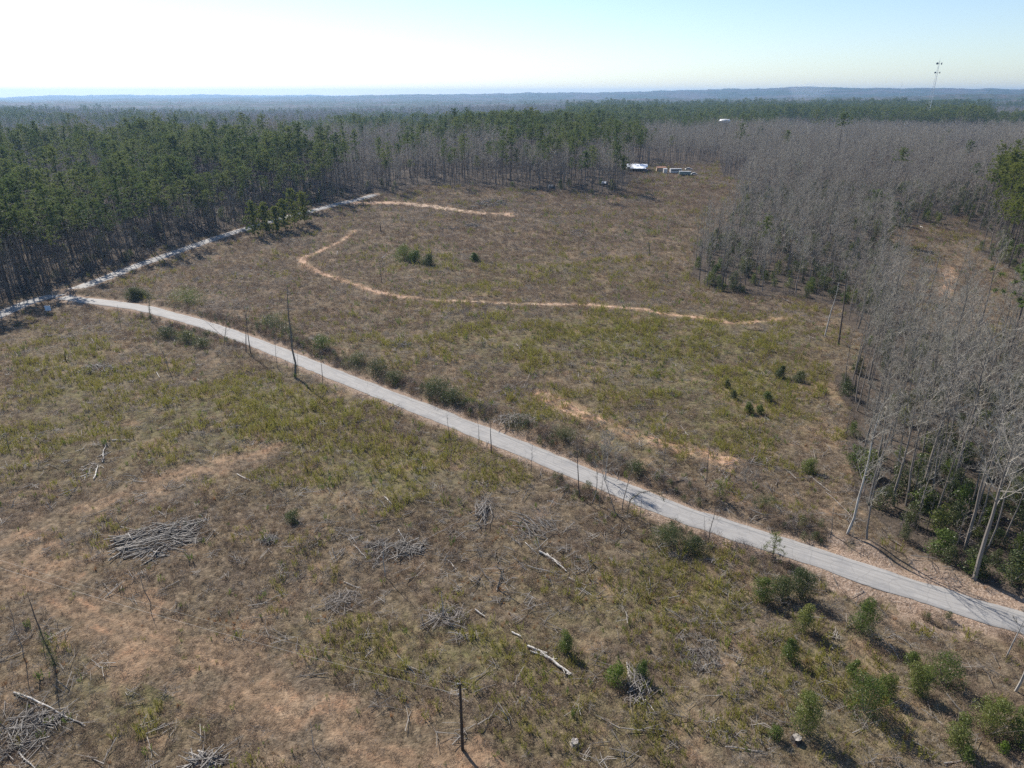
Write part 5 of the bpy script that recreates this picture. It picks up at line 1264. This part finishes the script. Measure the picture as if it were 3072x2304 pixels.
# water tank behind the trees
def far_pt(px, r): v = (1152 - 283) / FPX; a_ = math.atan2((px - 1536) / FPX, CP + v * SP); return np.array([math.sin(a_) * r, math.cos(a_) * r])
q = far_pt(2183, 780); tz_ = float(T(q[0], q[1])); t3 = CAM_H + 780 * float(px_elev(357, 2183)); e = empty('water_tank', (q[0], q[1], tz_))
def dome(b_):
    V = []; F = []; n_ = 24; R0 = 5.6; top_h = t3 - tz_
    rows = [(0, -4), (.55, -4.0), (.85, -3.2), (1, -1.9), (1.0, -1.2), (.93, -.75), (.78, -.4), (.5, -.12), (.2, -.02)]
    for rr, zz_ in rows:
        for j in range(n_): a_ = j * 2 * math.pi / n_; V.append((R0 * rr * math.cos(a_), R0 * rr * math.sin(a_), top_h + zz_ * 1.1))
    for i in range(len(rows) - 1):
        for j in range(n_): a0 = i * n_ + j; a1 = i * n_ + (j + 1) % n_; F += [(a0, a1, a1 + n_), (a0, a1 + n_, a0 + n_)]
    V.append((0, 0, top_h)); k_ = (len(rows) - 1) * n_; F += [(k_ + j, k_ + (j + 1) % n_, len(V) - 1) for j in range(n_)]; b_.add(V, F)
part('tank', e, 'white', dome); part('riser', e, 'white', lambda b_: tube(b_, [(0, 0, 0), (0, 0, t3 - tz_ - 4.4)], np.array([1.5, 1.3]), 12))
tag(e, 'white domed water tank peeking above the far right trees', 'water tank')
# lattice tower
rT = 1450.; q = far_pt(2797, rT); z0 = float(T(q[0], q[1])); zt = CAM_H + rT * float(px_elev(183, 2815)); hT = zt - z0; e = empty('radio_tower', (q[0], q[1], z0), .4)
def lattice(b_):
    n_ = 26; cs = [(math.cos(a_), math.sin(a_)) for a_ in (0, 2.094, 4.189)]
    def rad(f): return 3.6 * (1 - f) + .75
    for c_ in cs: tube(b_, [(c_[0] * rad(f), c_[1] * rad(f), f * hT) for f in np.linspace(0, 1, 8)], np.full(8, .16), 4)
    for i in range(n_):
        f0, f1 = i / n_, (i + 1) / n_
        for j in range(3):
            a_, c_ = cs[j], cs[(j + 1) % 3]
            tube(b_, [(a_[0] * rad(f0), a_[1] * rad(f0), f0 * hT), (c_[0] * rad(f1), c_[1] * rad(f1), f1 * hT)], np.full(2, .09), 3)
            tube(b_, [(a_[0] * rad(f1), a_[1] * rad(f1), f1 * hT), (c_[0] * rad(f1), c_[1] * rad(f1), f1 * hT)], np.full(2, .08), 3)
part('lattice', e, 'tower', lattice)
for zf, off, rr in ((.965, 3.3, 1.7), (.965, -3.3, 1.7), (.84, 3.4, 1.35), (.84, -3.4, 1.35)):
    def dish(b_, zf=zf, off=off, rr=rr):
        c_ = np.array([math.cos(-.4) * off, math.sin(-.4) * off, zf * hT]); ax = unit(np.array([math.cos(-.4) * off * .5, -1.6, 0]))
        tube(b_, [c_, c_ + ax * .5, c_ + ax * 1.5], np.array([rr * .7, rr, rr]), 16); tube(b_, [(0, 0, zf * hT), c_], np.array([.12, .12]), 4)
    part('dish_antenna', e, 'dish', dish)
part('antenna_rod', e, 'tower', lambda b_: tube(b_, [(0, 0, hT), (0, 0, hT + 5)], np.array([.12, .06]), 5))
tag(e, 'tall pale lattice radio tower with four dark dish antennas on the right skyline', 'radio tower')
q = far_pt(2700, 2600); z0 = float(T(q[0], q[1])); zt = CAM_H + 2600 * float(px_elev(247, 2700)); mb = Buf()
tube(mb, [(0, 0, 0), (0, 0, (zt - z0) * .6), (0, 0, zt - z0)], np.array([.5, .4, .2]), 6); o = mesh_obj('antenna_mast', buf_mesh('antenna_mast', mb, [M['tower']]), None, (q[0], q[1], z0)); tag(o, 'faint thin mast on the skyline left of the radio tower', 'antenna mast')

# smoke drifting over the far woods
q = far_pt(2405, 2300.); z0 = float(T(q[0], q[1])) + 15; sb = Buf(); rgs = np.random.RandomState(5)
rowsz = [(0, 6), (12, 16), (26, 30), (42, 46), (58, 60), (70, 50), (76, 12)]; n_ = 14; V = []; F = []
for i, (zz_, rr) in enumerate(rowsz):
    for j in range(n_): a_ = j * 2 * math.pi / n_; r_ = rr * rgs.uniform(.8, 1.15); V.append((math.cos(a_) * r_ + zz_ * .45, math.sin(a_) * r_ * .8, zz_))
for i in range(len(rowsz) - 1):
    for j in range(n_): a0 = i * n_ + j; a1 = i * n_ + (j + 1) % n_; F += [(a0, a1, a1 + n_), (a0, a1 + n_, a0 + n_)]
V.append((0, 0, 0)); V.append((34, 0, 78)); k_ = (len(rowsz) - 1) * n_
F += [((j + 1) % n_, j, len(V) - 2) for j in range(n_)] + [(k_ + j, k_ + (j + 1) % n_, len(V) - 1) for j in range(n_)]
sb.add(V, F); sm = bpy.data.materials.new('smoke_volume'); sm.use_nodes = True; t = sm.node_tree; t.nodes.clear()
out = t.nodes.new('ShaderNodeOutputMaterial'); vol = t.nodes.new('ShaderNodeVolumePrincipled'); vol.inputs['Color'].default_value = (.75, .85, 1, 1); vol.inputs['Density'].default_value = .0025
t.links.new(vol.outputs[0], out.inputs['Volume'])
o = mesh_obj('smoke', buf_mesh('smoke', sb, [sm]), None, (q[0], q[1], z0)); tag(o, 'faint bluish smoke drifting up from the far right woods', 'smoke', kind='stuff')
# air
hz = Buf(); Rz = 17000.; ztop = max(CAM_H + 90, float(verts[:, 2].max()) + 20); zb = float(verts[:, 2].min()) - 1.5
box(hz, (0, 0, (ztop + zb) / 2), (2 * Rz * 1.05, 2 * Rz * 1.05, ztop - zb))
hm = bpy.data.materials.new('air_haze'); hm.use_nodes = True; t = hm.node_tree; t.nodes.clear()
out = t.nodes.new('ShaderNodeOutputMaterial'); vol = t.nodes.new('ShaderNodeVolumePrincipled')
vol.inputs['Color'].default_value = (.33, .55, .86, 1); vol.inputs['Density'].default_value = HAZE; vol.inputs['Anisotropy'].default_value = .35
t.links.new(vol.outputs[0], out.inputs['Volume'])
o = mesh_obj('haze', buf_mesh('haze', hz, [hm])); tag(o, 'thin blue haze over the far woods and hills', 'haze', kind='stuff')
